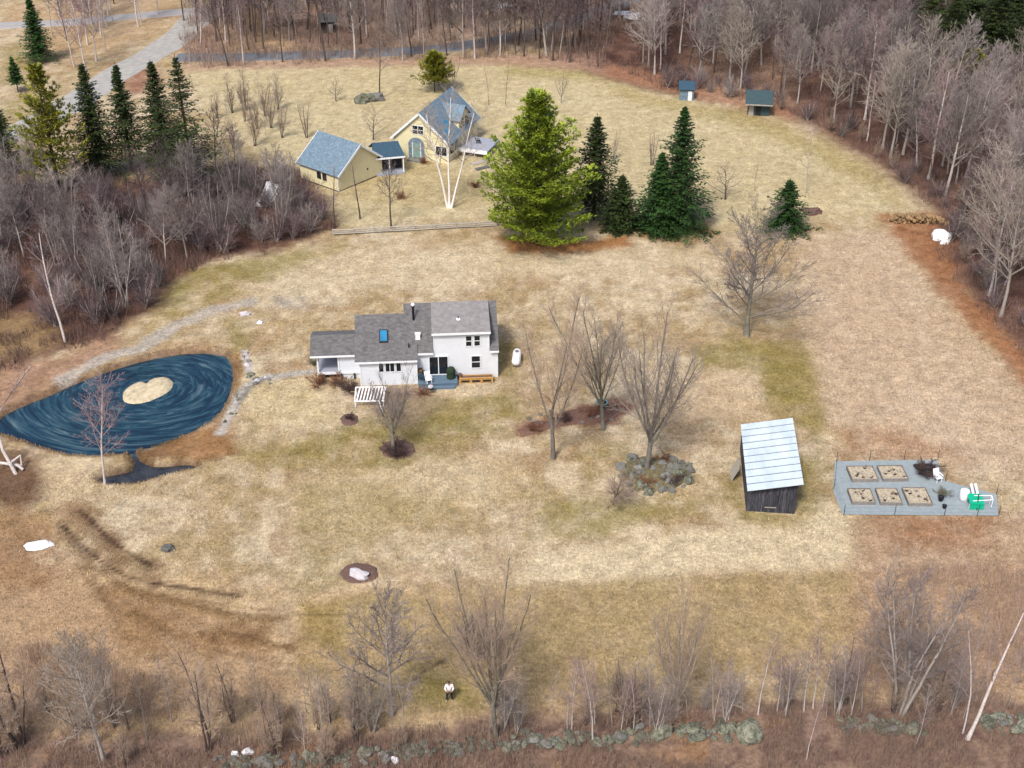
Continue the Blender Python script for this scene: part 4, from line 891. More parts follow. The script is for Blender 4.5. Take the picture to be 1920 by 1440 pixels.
def reeds(n, seed):
    g = np.random.default_rng(seed); q = np.concatenate([g.uniform(P.min(0) - 1, P.max(0) + 1, (k, 2)) for P, k in ((POND, n), (POOL, n // 12))])
    d = np.minimum(sd_poly(q[:, 0], q[:, 1], POND), sd_poly(q[:, 0], q[:, 1], POOL)); q = q[(d > -.15) & (d < .7) & (fbm(q[:, 0] / 1.2, q[:, 1] / 1.2, 17, 2) > .42)]; n = len(q); z = height(q[:, 0], q[:, 1])
    h = g.uniform(.08, .32, n); a = g.uniform(0, 6.283, n); le = g.uniform(.1, .5, n) * h; ww = g.uniform(.012, .03, n)
    v = np.stack([np.stack([q[:, 0] - ww, q[:, 1], z], 1), np.stack([q[:, 0] + ww, q[:, 1], z], 1), np.stack([q[:, 0] + np.cos(a) * le, q[:, 1] + np.sin(a) * le, z + h], 1)], 1).reshape(-1, 3)
    m_ = g.uniform(0, 1, (n, 1)); c = np.array(C(140, 108, 80))[None] * (1 - m_) + np.array(C(190, 164, 120))[None] * m_
    stuff(put('reed_grass', raw_mesh('reed_grass', v, np.arange(3 * n).reshape(-1, 3), 'attr', np.repeat(c, 3, 0))), 'dead brown reeds fringing the pond and its outlet pool')
reeds(24000, 91)
# dry grass over the fields
fieldP = poly((-60, 1390), (-60, 930), (60, 900), (420, 860), (470, 700), (300, 620), (480, 500), (920, 455), (1500, 440), (1690, 440), (1760, 560), (1930, 720), (1960, 1330), (1500, 1318), (950, 1352), (600, 1380))
def grass(n, seed):
    g = np.random.default_rng(seed); lo = fieldP.min(0); hi = fieldP.max(0)
    q = g.uniform(lo, hi, (n * 2, 2))
    keep = (sd_poly(q[:, 0], q[:, 1], fieldP) < 0) & (g.uniform(0, 1, len(q)) < np.clip(34.0 / np.maximum(q[:, 1], 20), 0, 1) ** 1.5 * 1.4)
    keep &= sd_poly(q[:, 0], q[:, 1], np.array([(-18.7, 56.6), (-19, 66), (-1.5, 66), (-1.1, 58.2)])) > .2
    keep &= sd_poly(q[:, 0], q[:, 1], np.array([(18.5, 37.2), (22.7, 37.0), (23.6, 46.6), (19.4, 46.8)])) > .1
    keep &= (sd_poly(q[:, 0], q[:, 1], GARDEN) > .1) & (sd_poly(q[:, 0], q[:, 1], POND) > .4) & (sd_poly(q[:, 0], q[:, 1], POOL) > .3) & (sd_line(q[:, 0], q[:, 1], RUTS[0][0]) > .45) & (sd_line(q[:, 0], q[:, 1], RUTS[1][0]) > .35)
    q = q[keep]; n = len(q); z = height(q[:, 0], q[:, 1]); c = ground_colour(q[:, 0], q[:, 1])
    h = g.uniform(.05, .16, n); a = g.uniform(0, 6.283, n); le = g.uniform(.05, .22, n); b = a + 1.57 + g.uniform(-.5, .5, n); ww = g.uniform(.015, .045, n)
    tip = np.stack([q[:, 0] + np.cos(a) * le, q[:, 1] + np.sin(a) * le, z + h], 1)
    p0 = np.stack([q[:, 0] - np.cos(b) * ww, q[:, 1] - np.sin(b) * ww, z - .01], 1); p1 = np.stack([q[:, 0] + np.cos(b) * ww, q[:, 1] + np.sin(b) * ww, z - .01], 1)
    v = np.stack([p0, p1, tip], 1).reshape(-1, 3); f = np.arange(3 * n).reshape(-1, 3)
    c = c * g.uniform(.72, 1.5, (n, 1))
    return stuff(put('dry_grass', raw_mesh('dry_grass', v, f, 'attr', np.clip(np.repeat(c, 3, 0), 0, .8))), 'short dry straw coloured grass of the fields')
GARDEN = poly((1565, 866), (1756, 863), (1772, 903), (1868, 928), (1872, 968), (1580, 966), (1562, 922))
grass(190000, 71)

# ================================================================== buildings
def window(par, x, y, z0, z1, wd, sashes=2, face='y', depth=.06, pane='glass', fr=.07, name='window', cols=1):
    """frame with panes, set in a wall that looks toward -y (local)"""
    mb = MB(); xa, xb = x - wd / 2, x + wd / 2
    mb.box(xa - fr, xb + fr, y - depth, y + .02, z0 - fr, z0); mb.box(xa - fr, xb + fr, y - depth, y + .02, z1, z1 + fr)
    mb.box(xa - fr, xa, y - depth, y + .02, z0, z1); mb.box(xb, xb + fr, y - depth, y + .02, z0, z1)
    cells = []
    for c in range(cols):
        for s in range(sashes):
            ax = xa + (xb - xa) * c / cols; bx = xa + (xb - xa) * (c + 1) / cols; az = z0 + (z1 - z0) * s / sashes; bz = z0 + (z1 - z0) * (s + 1) / sashes
            cells.append((ax, bx, az, bz))
    for s in range(1, sashes): zz = z0 + (z1 - z0) * s / sashes; mb.box(xa, xb, y - depth * .8, y + .02, zz - .03, zz + .03)
    for c in range(1, cols): xx = xa + (xb - xa) * c / cols; mb.box(xx - .03, xx + .03, y - depth * .9, y + .02, z0, z1)
    o = mb.build(name, 'trim_white', par)
    for ax, bx, az, bz in cells:
        MB().box(ax + .02, bx - .02, y - depth * .45, y + .01, az + .02, bz - .02).build('pane', pane, o)
    return o
def gable_roof(par, x0, x1, ye0, ze0, yr, zr, ye1, ze1, m, t=.14, name='roof'):
    """ridge along x: front slope, back slope"""
    MB().slab([(x0, ye0, ze0), (x1, ye0, ze0), (x1, yr, zr), (x0, yr, zr)], t).build(name, m, par)
    MB().slab([(x0, yr + .003, zr), (x1, yr + .003, zr), (x1, ye1, ze1), (x0, ye1, ze1)], t).build(name, m, par)

HR = math.radians(4.0); HX, HY = -8.75, 57.75
house = thing('white_house', 'white house with grey shingle roofs, big dormer and side porch beside the pond', 'house', (HX, HY, 0), HR)
# main block
mb = MB(); mb.add([(-1.0, 0, -.4), (7.4, 0, -.4), (7.4, 8, -.4), (-1.0, 8, -.4), (-1.0, 0, 3.0), (7.4, 0, 3.0), (7.4, 8, 3.0), (-1.0, 8, 3.0), (-1.0, 4, 5.78), (7.4, 4, 5.78)],
                  [(0, 1, 5, 4), (1, 2, 6, 9, 5), (2, 3, 7, 6), (3, 0, 4, 8, 7)])
mb.build('wall', 'siding', house)
for xa, xb in ((-1.15, 1.50), (6.70, 7.55)):
    MB().slab([(xa, -.28, 2.98), (xb, -.28, 2.98), (xb, 4.0, 5.98), (xa, 4.0, 5.98)], .14).build('roof', 'shingle_dark', house)
    MB().box(max(xa, -.1), xb - .01, -.34, -.285, 2.80, 2.98).build('fascia', 'trim_white', house)
MB().slab([(-1.15, 4.003, 5.98), (7.55, 4.003, 5.98), (7.55, 8.28, 2.98), (-1.15, 8.28, 2.98)], .14).build('roof', 'shingle_dark', house)
MB().box(7.405, 7.46, -.02, .12, -.1, 2.85).build('corner_board', 'trim_white', house)
# dormer: full two-storey front with its own low roof
mb = MB(); mb.add([(1.55, -.01, 2.0), (6.65, -.01, 2.0), (6.65, -.01, 4.9), (1.55, -.01, 4.9), (1.55, 3.2, 5.55), (6.65, 3.2, 5.55), (1.55, 3.2, 2.0), (6.65, 3.2, 2.0)],
                  [(0, 1, 2, 3), (1, 7, 5, 2), (6, 0, 3, 4), (3, 2, 5, 4)])
dm = mb.build('dormer', 'siding', house)
MB().slab([(1.40, -.32, 5.02), (6.78, -.32, 5.02), (6.78, 3.96, 6.05), (1.40, 3.96, 6.05)], .13).build('dormer_roof', 'shingle_lit', dm)
MB().box(1.38, 6.80, -.375, -.325, 4.83, 5.03).build('fascia', 'trim_white', dm)
MB().box(1.52, 1.62, -.05, -.012, 3.1, 4.84).build('corner_board', 'trim_white', dm)
MB().box(6.58, 6.68, -.05, -.012, 3.1, 4.84).build('corner_board', 'trim_white', dm)
window(house, 4.78, -.012, 3.45, 4.50, .52, 2); window(house, 5.55, -.012, 3.45, 4.50, .52, 2)
window(house, 5.40, -.012, 1.10, 2.35, .78, 2)
# sliding door
mb = MB(); mb.box(1.02, 2.86, -.08, -.003, .48, .56); mb.box(1.02, 2.86, -.08, -.003, 2.42, 2.52)
for xx in (1.02, 1.88, 2.78): mb.box(xx, xx + .08, -.08, -.003, .56, 2.42)
sdr = mb.build('sliding_door', 'trim_white', house)
for xx in (1.10, 1.96): MB().box(xx, xx + (.78 if xx < 1.5 else .82), -.045, -.004, .56, 2.42).build('pane', 'glass', sdr)
# roof furniture
mb = MB(); mb.lathe([(.10, 4.2), (.10, 6.3), (.16, 6.32), (.16, 6.45), (.03, 6.55)], 10, loc=(-.25, 2.6, 0)); mb.build('stovepipe', 'dark', house, True)
MB().lathe([(.17, 6.45), (.19, 6.6), (.05, 6.72)], 10, loc=(-.25, 2.6, 0)).build('pipe_cap', 'plastic_white', house, True)
mb = MB(); mb.box(-.12, .32, .85, 1.15, 3.7, 4.35); mb.box(-.16, .36, .81, 1.19, 4.35, 4.42); mb.build('roof_vent', 'plastic_white', house)
MB().lathe([(.05, 5.1), (.05, 5.75)], 8, loc=(3.9, 1.5, 0)).build('vent_pipe', 'dark', house)
MB().lathe([(.22, 5.46), (.14, 5.56), (.07, 5.6)], 10, loc=(3.9, 1.5, 0)).build('pipe_boot', 'plastic_white', house)
MB().lathe([(.06, 3.4), (.06, 3.85)], 8, loc=(-.75, .15, 0)).build('vent_pipe', 'dark', house)
# front wing
mb = MB(); mb.add([(-5.3, -.75, -.4), (-.05, -.75, -.4), (-.05, 7.5, -.4), (-5.3, 7.5, -.4), (-5.3, -.75, 2.75), (-.05, -.75, 2.75), (-.05, 7.5, 2.75), (-5.3, 7.5, 2.75), (-5.3, 3.4, 5.08), (-.05, 3.4, 5.08)],
                  [(0, 1, 5, 4), (1, 2, 6, 9, 5), (2, 3, 7, 6), (3, 0, 4, 8, 7)])
mb.build('wing_wall', 'siding', house)
gable_roof(house, -5.72, .02, -1.05, 2.70, 3.4, 5.25, 7.85, 2.70, 'shingle_dark')
MB().box(-5.70, .0, -1.105, -1.055, 2.52, 2.70).build('fascia', 'trim_white', house)
MB().box(-.16, -.04, -.80, -.755, -.2, 2.64).build('corner_board', 'trim_white', house)
MB().box(-5.34, -5.22, -.80, -.755, -.2, 2.64).build('corner_board', 'trim_white', house)
window(house, -3.35, -.755, 1.45, 2.35, .42, 1, cols=1); window(house, -2.55, -.755, 1.45, 2.35, .80, 1, cols=2); window(house, -1.75, -.755, 1.45, 2.35, .42, 1, cols=1)
nrm_s = (5.25 - 2.70) / (3.4 + 1.05); ang_s = math.atan(nrm_s)
def on_roof(mb, x, yy): return (x, yy, 2.70 + (yy + 1.05) * nrm_s)
sk_ = MB(); a_ = on_roof(None, 0, .75)
sk_.slab([(-3.45, .62, on_roof(0, 0, .62)[2] + .16), (-2.65, .62, on_roof(0, 0, .62)[2] + .16), (-2.65, 1.80, on_roof(0, 0, 1.80)[2] + .16), (-3.45, 1.80, on_roof(0, 0, 1.80)[2] + .16)], .2)
sl = sk_.build('skylight', 'dark', house)
MB().slab([(-3.36, .71, on_roof(0, 0, .71)[2] + .175), (-2.74, .71, on_roof(0, 0, .71)[2] + .175), (-2.74, 1.71, on_roof(0, 0, 1.71)[2] + .175), (-3.36, 1.71, on_roof(0, 0, 1.71)[2] + .175)], .02).build('pane', 'glass_blue', sl)
# entry porch
gable_roof(house, -9.9, -5.35, .32, 2.72, 2.7, 3.62, 5.1, 2.72, 'shingle_dark', .12)
MB().box(-9.9, -5.74, .27, .315, 2.54, 2.72).build('fascia', 'trim_white', house)
MB().box(-7.25, -5.31, .70, 4.6, .0, 2.75).build('entry_wall', 'siding', house)
MB().box(-9.35, -5.31, .65, 4.6, .62, .78).build('porch_floor', 'deck_grey', house)
MB().box(-9.4, -5.31, .59, .646, .55, .80).build('porch_rim', 'trim_white', house)
for xx in (-9.27, -7.35): MB().box(xx - .07, xx + .07, .68, .82, .78, 2.7).build('porch_post', 'trim_white', house)
MB().box(-9.1, -9.0, 4.3, 4.4, .78, 2.6).build('porch_post', 'trim_white', house)
MB().box(-9.0, -5.4, 3.5, 3.55, .78, 2.7).build('porch_back_screen', 'dark', house)
MB().box(-9.2, -5.35, 1.1, 4.5, -.3, .615).build('porch_void_shade', 'dark', house)  # dark box standing in for the shade in the void under the porch
for xx in (-8.9, -7.2, -6.0): MB().box(xx, xx + .15, .5, .65, -.3, .62).build('pier', 'dark', house)
# front deck with step
dk = [(-.0 + i * .30, i) for i in range(12)]
MB().box(.0, 3.6, -1.5, -.02, .08, .38).build('deck_frame', 'deck_blue', house)
for i in range(10): MB().box(-.02, 3.62, -1.55 + i * .155, -1.55 + i * .155 + .140, .385, .43).build('deck_board', 'deck_blue', house)
MB().box(.35, 3.4, -1.9, -1.55, -.1, .20).build('deck_step', 'deck_blue', house)

def hpt(x, y, z=0): # white-house frame -> world
    return Vector((HX + x * math.cos(HR) - y * math.sin(HR), HY + x * math.sin(HR) + y * math.cos(HR), z))
# things around the white house
pl = thing('planter_box', 'long orange cedar planter with framed panels beside the front deck', 'planter', hpt(3.85, -1.0), HR)
mb = MB(); mb.box(0, 3.1, 0, .06, .05, .52); mb.box(0, 3.1, .64, .70, .05, .52); mb.box(0, .06, .06, .64, .05, .52); mb.box(3.04, 3.1, .06, .64, .05, .52); mb.build('side_boards', 'cedar', pl)
MB().box(.07, 3.03, .07, .63, .1, .44).build('soil', 'mulch', pl)
for i in range(4):
    MB().box(i * 1.0 - .03, i * 1.0 + .09, -.05, -.003, .0, .60).build('post', 'cedar', pl)
for i in range(3): MB().box(.14 + i * 1.0, .90 + i * 1.0, -.025, -.002, .14, .34).build('slot', 'dark', pl)
MB().box(-.05, 3.15, -.06, .10, .525, .57).build('top_rail', 'cedar', pl)
tk = thing('propane_tank', 'white propane tank lying on the grass at the end of the white house', 'tank', at(967, 692), math.radians(-4))
mb = MB(); mb.lathe([(.05, 0), (.25, .06), (.38, .2), (.42, .42), (.42, 2.0), (.38, 2.22), (.25, 2.36), (.05, 2.42)], 18, 'y', (0, 0, .62)); mb.build('shell', 'metal_white', tk, True)
for yy in (.5, 1.9): MB().box(-.3, .3, yy - .08, yy + .08, -.1, .28).build('foot', 'rock_grey', tk)
MB().lathe([(.16, 1.0), (.16, 1.16), (.1, 1.2)], 12, loc=(0, 1.5, 0)).build('valve_dome', 'rock_grey', tk)
def chair(name, label, loc, rz, m, cat='chair', group=None):
    t = thing(name, label, cat, loc, rz, group)
    MB().box(-.27, .27, -.28, .26, .36, .42).build('seat', m, t); MB().slab([(-.27, .26, .42), (.27, .26, .42), (.27, .44, .98), (-.27, .44, .98)], .05).build('backrest', m, t)
    for x in (-.24, .20):
        for y in (-.26, .2): MB().box(x, x + .05, y, y + .05, 0, .36).build('leg', m, t)
    for x in (-.31, .25): MB().box(x, x + .06, -.26, .3, .58, .63).build('armrest', m, t)
    return t
chair('deck_chair', 'dark blue chair on the front deck beside the wing wall', hpt(.45, -.9, .43), HR + 2.6, 'slate_navy')
chair('garden_chair', 'small white chair at the near edge of the front deck', hpt(.95, -1.30, .43), HR + .3, 'plastic_white')
gr = thing('grill', 'black covered grill at the end of the front deck', 'grill', hpt(3.05, -.55, .43), HR)
MB().lathe([(.42, .0), (.40, .5), (.44, .75), (.36, 1.0), (.2, 1.12), (.05, 1.15)], 12).build('cover', 'leafgreen', gr); MB().box(-.35, .35, -.02, .04, .78, .82).build('handle', 'dark', gr)
def bush(name, px, py, H, key, label, wide=1.0, cat='bush', group=None, dz=0.0):
    p = at(px, py); p.z += dz
    return plant(name, TM[key], p, H, label, cat, group, wide=wide)
pot = thing('flower_pot', 'dark flower pot standing on the grass beyond the deck grill', 'pot', hpt(3.9, -.25), 0)
MB().lathe([(.16, 0), (.24, .42), (.27, .44), (.27, .5), (.2, .5)], 12).build('pot', 'dark', pot); MB().blob((0, 0, .52), (.22, .22, .12), 3, .3).build('soil', 'mulch', pot)
kt = thing('kettle_grill', 'small dark kettle grill with pale lid in front of the deck step', 'grill', at(808, 738), .4)
MB().lathe([(.05, .45), (.22, .5), (.28, .64), (.28, .7)], 14).build('bowl', 'dark', kt, True); MB().lathe([(.285, .70), (.24, .84), (.1, .93), (.02, .95)], 14).build('lid', 'rock_pale', kt, True)
for a in (0, 2.1, 4.2): MB().bar((.18 * math.cos(a), .18 * math.sin(a), .5), (.3 * math.cos(a), .3 * math.sin(a), 0), .018, 5).build('leg', 'dark', kt)
tb = thing('barrel', 'brown barrel standing in the corner of the wing and deck', 'barrel', hpt(.22, -.35, .43), 0)
MB().lathe([(.24, 0), (.29, .25), (.30, .45), (.29, .65), (.24, .9)], 14).build('staves', 'log_bark', tb, True)
for z_ in (.2, .7): MB().lathe([(.295, z_), (.298, z_ + .05)], 14).build('hoop', 'dark', tb)
bush('garden_bush', 600, 722, 1.3, 'r0', 'rusty round bush at the outer corner of the porch', 1.5)
bush('garden_bush', 632, 720, 1.1, 'r1', 'rusty low bush under the porch rim', 1.5)
bush('garden_bush', 655, 732, 1.3, 'd0', 'dark reddish bush between the porch and front wing', 1.6)
bush('garden_bush', 588, 684, .9, 'g0', 'small tan bush at the back corner of the porch', 1.5)
bush('garden_bush', 746, 852, 1.5, 'd1', 'dark tangled bush around the foot of the small thick-trunked tree', 1.7)
bush('garden_bush', 655, 787, .7, 'd0', 'low dark bush on the round mulch bed', 1.5)
bush('garden_bush', 792, 740, .9, 'r1', 'reddish brown bush by the deck step', 1.3)
def bed(name, P, m, label, h=.08, cat='flower bed'):
    c = P.mean(0); k = len(P); v = []; z0 = gz(*c)
    for s_, z_ in ((1.0, -.15), (.97, .03), (.86, h)): v += [(c[0] + (x - c[0]) * s_, c[1] + (y - c[1]) * s_, gz(x, y) + z_) for x, y in P]
    v.append((c[0], c[1], z0 + h + .04))
    f = [(r * k + i, r * k + (i + 1) % k, (r + 1) * k + (i + 1) % k, (r + 1) * k + i) for r in range(2) for i in range(k)] + [(2 * k + i, 2 * k + (i + 1) % k, 3 * k) for i in range(k)]
    mb = MB(); mb.add(v, f); return tag(mb.build(name, m, smooth=True), label, cat)
def ell(cx, cy, rx, ry, n=22, j=.06, seed=1):
    r = random.Random(seed); return poly(*[(cx + rx * math.cos(a) * r.uniform(1 - j, 1 + j), cy + ry * math.sin(a) * r.uniform(1 - j, 1 + j)) for a in [6.283 * i / n for i in range(n)]])
bed('mulch_bed', ell(655, 787, 18, 12), 'mulch', 'small round mulch bed below the white slatted frame')
bed('mulch_bed', ell(746, 842, 34, 18), 'mulch', 'dark mulch bed around the small thick-trunked tree')
bed('mulch_bed', ell(674, 1075, 37, 20), 'mulch', 'dark oval mulch bed holding a pale boulder in the lower field')
bed('flower_bed', poly((970, 808), (995, 792), (1030, 790), (1060, 770), (1110, 762), (1160, 758), (1170, 775), (1140, 792), (1080, 797), (1040, 800), (1000, 815), (975, 822)), 'mulch_red', 'long rusty flower bed behind the two near maples')
# white slatted frame
wf = thing('slatted_frame', 'low white slatted garden frame in the bed before the front wing', 'garden frame', at(694, 752), math.radians(2))
mb = MB()
for x in (-1.3, 1.22):
    for y in (-.95, .95): MB().box(x, x + .08, y - .04, y + .04, -.2, .62 + (.25 if y > 0 else 0)).build('leg', 'plastic_white', wf)
for a, b in (((-1.35, -1.0, .62), (1.35, -1.0, .62)), ((-1.35, 1.0, .87), (1.35, 1.0, .87)), ((-1.3, -1, .62), (-1.3, 1, .87)), ((1.3, -1, .62), (1.3, 1, .87))): MB().bar(a, b, .07, 5).build('rail', 'plastic_white', wf)
for i in range(9):
    x = -1.15 + i * .29; MB().slab([(x - .02, -.95, .66), (x + .10, -.95, .66), (x + .30, .95, .90), (x + .18, .95, .90)], .04).build('slat', 'plastic_white', wf)
for y in (.35, -.55): MB().bar((-1.35, y, .8), (-1.75, y, .82), .04, 5).build('handle', 'log_end', wf)
MB().bar((.9, -1.0, .55), (1.25, -1.9, .1), .06, 5).build('brace', 'plastic_white', wf)

# boulders and snow
def rock(name, px, py, size, m, label, seed, rz=0, cat='boulder', group=None, lift=.25, rough=.2):
    p = at(px, py); o = MB().blob((0, 0, size[2] * lift), size, seed, rough, 14, 9).build(name, m, smooth=False, loc=p); o.rotation_euler = (0, 0, rz); return tag(o, label, cat, group)
rock('boulder', 674, 1079, (.85, .50, .42), 'rock_pale', 'pale wedge shaped boulder on the dark oval mulch bed', 5, -.35)
rock('boulder', 315, 1030, (.48, .42, .34), 'rock_grey', 'small grey boulder in the grass beside the wheel ruts', 6)
rock('boulder', 1405, 1378, (.85, .95, .80), 'rock_moss', 'great round mossy boulder at the end of the stone wall', 7, .4, rough=.12)
rock('boulder', 1240, 1378, (.95, .48, .60), 'rock_moss', 'sloping flat mossy boulder leaning in the stone wall', 8, .55, rough=.12)
rock('boulder', 682, 190, (1.5, 1.2, 1.0), 'rock_moss', 'dark greenish boulder out on the far meadow', 9)
rock('boulder', 700, 188, (1.6, 1.0, .75), 'rock_grey', 'flat grey boulder touching the dark greenish one on the far meadow', 10)
rock('boulder', 458, 590, (.55, .35, .3), 'rock_pale', 'pale stone at the end of the gravel track', 11)
rock('snow_patch', 72, 1024, (1.05, .62, .16), 'snow', 'white patch of old snow in the grass beside the wheel ruts', 12, .35, 'snow patch', lift=.3, rough=.16)
rock('snow_patch', 487, 606, (.30, .25, .18), 'snow', 'small white lump of snow near the gravel track', 13, 0, 'snow patch')
rock('snow_patch', 508, 380, (1.2, 1.4, 1.6), 'snow', 'whitish heap showing through the thicket bushes', 14, 0, 'snow patch', rough=.35)
rock('boulder', 440, 1416, (.26, .22, .26), 'snow', 'round white stone in the weeds by the dark leafless clump', 15)
rock('boulder', 464, 1411, (.36, .24, .22), 'snow', 'oblong white stone in the weeds by the dark leafless clump', 16)
rock('boulder', 741, 1426, (.26, .26, .24), 'snow', 'white stone at the foot of the stone wall', 17)
for i, (px, py, s_) in enumerate([(1165, 26, 1.6), (1195, 32, 2.4), (1222, 38, 1.6), (950, 12, 1.8)]):
    rock('snow_patch', px, py, (s_, s_ * .8, .35), 'snow', 'white snow patch among the trees beyond the paved road', 20 + i, 0, 'snow patch', 'snow patches beyond the road')
# tarp heap at the wood edge
tp = thing('tarp_heap', 'white tarp draped over a heap beside the log pile', 'tarp', at(1765, 450), .5)
MB().blob((0, 0, .4), (.85, 1.1, .75), 31, .2, 14, 9).build('tarp', 'plastic_white', tp); MB().blob((-.35, -.9, .12), (.6, .35, .28), 32, .2).build('tarp_fold', 'plastic_white', tp); MB().box(.5, 1.2, -.3, .6, 0, .35).build('pallet', 'rail', tp)
# log pile
lp_t = thing('log_pile', 'long pile of split firewood at the edge of the wood', 'log pile', at(1722, 418), math.radians(-6))
lm = MB(); lm.tube([Vector((0, -.25, 0)), Vector((0, .25, 0))], [.15, .15], 7); o_ = len(lm.v)
logm = lm.mesh('log', 'log_bark'); le_ = MB(); le_.lathe([(.14, -.256), (.145, -.25)], 7, 'y'); lendm = le_.mesh('log_end', 'log_end')
lb_ = MB(); lb_.tube([Vector((0, -.35, 0)), Vector((0, .35, 0))], [.16, .15], 7, True); logm = lb_.mesh('log', 'log_end')
r_ = random.Random(5); nlog = 0
for row in range(4):
    for i in range(22 - row * 2):
        if r_.random() < .12: continue
        o = put('log', logm, lp_t, (-3.4 + i * .32 + row * .16 + r_.uniform(-.08, .08), r_.uniform(-.3, .3), .16 + row * .26 + r_.uniform(-.05, .05))); o.rotation_euler = (r_.uniform(-.3, .3), r_.uniform(-.4, .4), r_.uniform(-.5, .5))
rock('brush_heap', 1520, 398, (1.1, .9, .4), 'mulch', 'low dark heap of brush on the far side of the lone small spruce', 44, 0, 'heap', rough=.3)

# ================================================================== shed
shed = thing('shed', 'dark board shed with pale blue metal roof in the open field', 'shed', (18.72, 37.45, 0), math.radians(-5.5))
SW, SDp, ZL, ZR = 3.8, 8.9, 2.28, 3.12
mb = MB(); mb.add([(.06, .06, -.3), (SW - .06, .06, -.3), (SW - .06, SDp - .06, -.3), (.06, SDp - .06, -.3), (.06, .06, ZL - .06), (SW - .06, .06, ZR - .06), (SW - .06, SDp - .06, ZR - .06), (.06, SDp - .06, ZL - .06)], [(0, 1, 5, 4), (1, 2, 6, 5), (2, 3, 7, 6), (3, 0, 4, 7)])
mb.build('wall', 'dark', shed)
nb = 14
for i in range(nb):
    x0 = i * SW / nb; zt = ZL + (ZR - ZL) * (i + .5) / nb - .04
    MB().box(x0 + .01, x0 + SW / nb - .012, .0 + rng.uniform(0, .02), .055, -.1 + rng.uniform(-.1, .06), zt).build('board', 'barnwood', shed)
nb = 28
bl = MB().box(.0, .055, .0, SDp / nb - .015, -.1, ZL - .05).mesh('board', 'barnwood'); br_ = MB().box(SW - .055, SW, .0, SDp / nb - .015, -.1, ZR - .05).mesh('board', 'barnwood')
for i in range(nb):
    put('board', bl, shed, (rng.uniform(-.02, 0), i * SDp / nb, rng.uniform(-.05, .05))); put('board', br_, shed, (rng.uniform(0, .02), i * SDp / nb, rng.uniform(-.05, .05)))
sl_ = (ZR - ZL) / SW; ra, rb = -.14, SW + .32; npan = 10; pw = (SDp + .8) / npan
for i in range(npan):
    y0 = -.45 + i * pw
    mb = MB(); mb.slab([(ra, y0, ZL + ra * sl_ + .06), (rb, y0, ZL + rb * sl_ + .06), (rb, y0 + pw - .11, ZL + rb * sl_ + .07), (ra, y0 + pw - .11, ZL + ra * sl_ + .07)], .03)
    mb.slab([(ra, y0 - .02, ZL + ra * sl_ + .10), (rb, y0 - .02, ZL + rb * sl_ + .10), (rb, y0 + .03, ZL + rb * sl_ + .10), (ra, y0 + .03, ZL + ra * sl_ + .10)], .05)
    mb.build('roof_panel', 'tin', shed)
mb = MB(); mb.slab([(ra + .05, -.4, ZL + ra * sl_ + .02), (rb - .05, -.4, ZL + rb * sl_ + .02), (rb - .05, SDp + .3, ZL + rb * sl_ + .02), (ra + .05, SDp + .3, ZL + ra * sl_ + .02)], .05); mb.build('rib_shadow_deck', 'dark', shed)  # dark sheet below the panels, its strips in the gaps painting the rib shadows
MB().box(1.35, 2.35, -.04, -.003, .75, 1.75).build('door', 'barnwood', shed); MB().box(1.4, 2.3, -.06, -.045, .5, .58).build('door_bar', 'rail', shed)
lt = thing('lean_board', 'grey board leaning against the side of the dark shed', 'board', (18.45, 41.5, 0), math.radians(-5))
MB().slab([(-.35, 0, .0), (.2, 0, 1.3), (.2, 1.6, 1.3), (-.35, 1.6, .0)], .05).build('panel', 'rail', lt)

# ================================================================== garden
gc = GARDEN.mean(0); mb = MB()
mb.add([(gc[0], gc[1], .075)] + [(x, y, .07) for x, y in GARDEN], [(0, i + 1, (i + 1) % len(GARDEN) + 1) for i in range(len(GARDEN))])
tag(mb.build('ground_cloth', 'fabric'), 'grey ground cloth spread under the raised garden beds', 'ground cloth')
bl_names = ['raised garden bed in the far row nearest the shed', 'raised garden bed in the far row beside the dark bramble heap', 'raised garden bed in the near row nearest the shed', 'raised garden bed in the middle of the near row', 'raised garden bed in the near row beside the path to the white chair']
for (x0, x1, y0, y1), lb in zip([(1597, 1647, 880, 906), (1655, 1703, 879, 905), (1597, 1641, 922, 948), (1650, 1691, 921, 949), (1703, 1748, 920, 951)], bl_names):
    a = Vector((*W(x0, y1), .08)); b = Vector((*W(x1, y1), .08)); c = Vector((*W(x0, y0), .08)); wx = (b - a).length; wy = (c - a).y
    t = thing('raised_bed', lb, 'garden bed', a, math.radians(rng.uniform(-1.5, 1.5)), 'raised garden beds')
    MB().box(.06, wx - .06, .06, wy - .06, 0, .22).build('soil', 'soil', t)
    MB().box(0, wx, 0, .05, -.02, .30).build('board', 'bed_board', t); MB().box(0, wx, wy - .05, wy, -.02, .30).build('board', 'bed_board', t)
    MB().box(0, .05, .052, wy - .052, -.02, .30).build('board', 'bed_board', t); MB().box(wx - .05, wx, .052, wy - .052, -.02, .30).build('board', 'bed_board', t)
    r_ = random.Random(int(x0 + y0))
    for k in range(7):
        px_, py_ = r_.uniform(.25, wx - .25), r_.uniform(.2, wy - .2); mb = MB()
        for q in range(7):
            e = Vector((r_.uniform(-.25, .25), r_.uniform(-.2, .2), r_.uniform(.06, .3))); mb.tube([Vector((px_, py_, .2)), Vector((px_, py_, .2)) + e], [.022, .01], 3)
        mb.blob((px_, py_, .22), (.10, .09, .06), k, .4, 6, 4); mb.build('dead_plant', 'dark' if k % 3 == 0 else ('mulch' if k % 3 == 1 else 'rail'), t)
fence_posts = [(1568, 866), (1630, 864), (1695, 863), (1758, 862), (1563, 918), (1582, 966), (1677, 966), (1770, 968), (1832, 968), (1872, 968), (1868, 928), (1772, 904)]
gf = thing('garden_fence', 'thin wire fence on dark posts round the garden beds', 'fence', (gc[0], gc[1], 0))
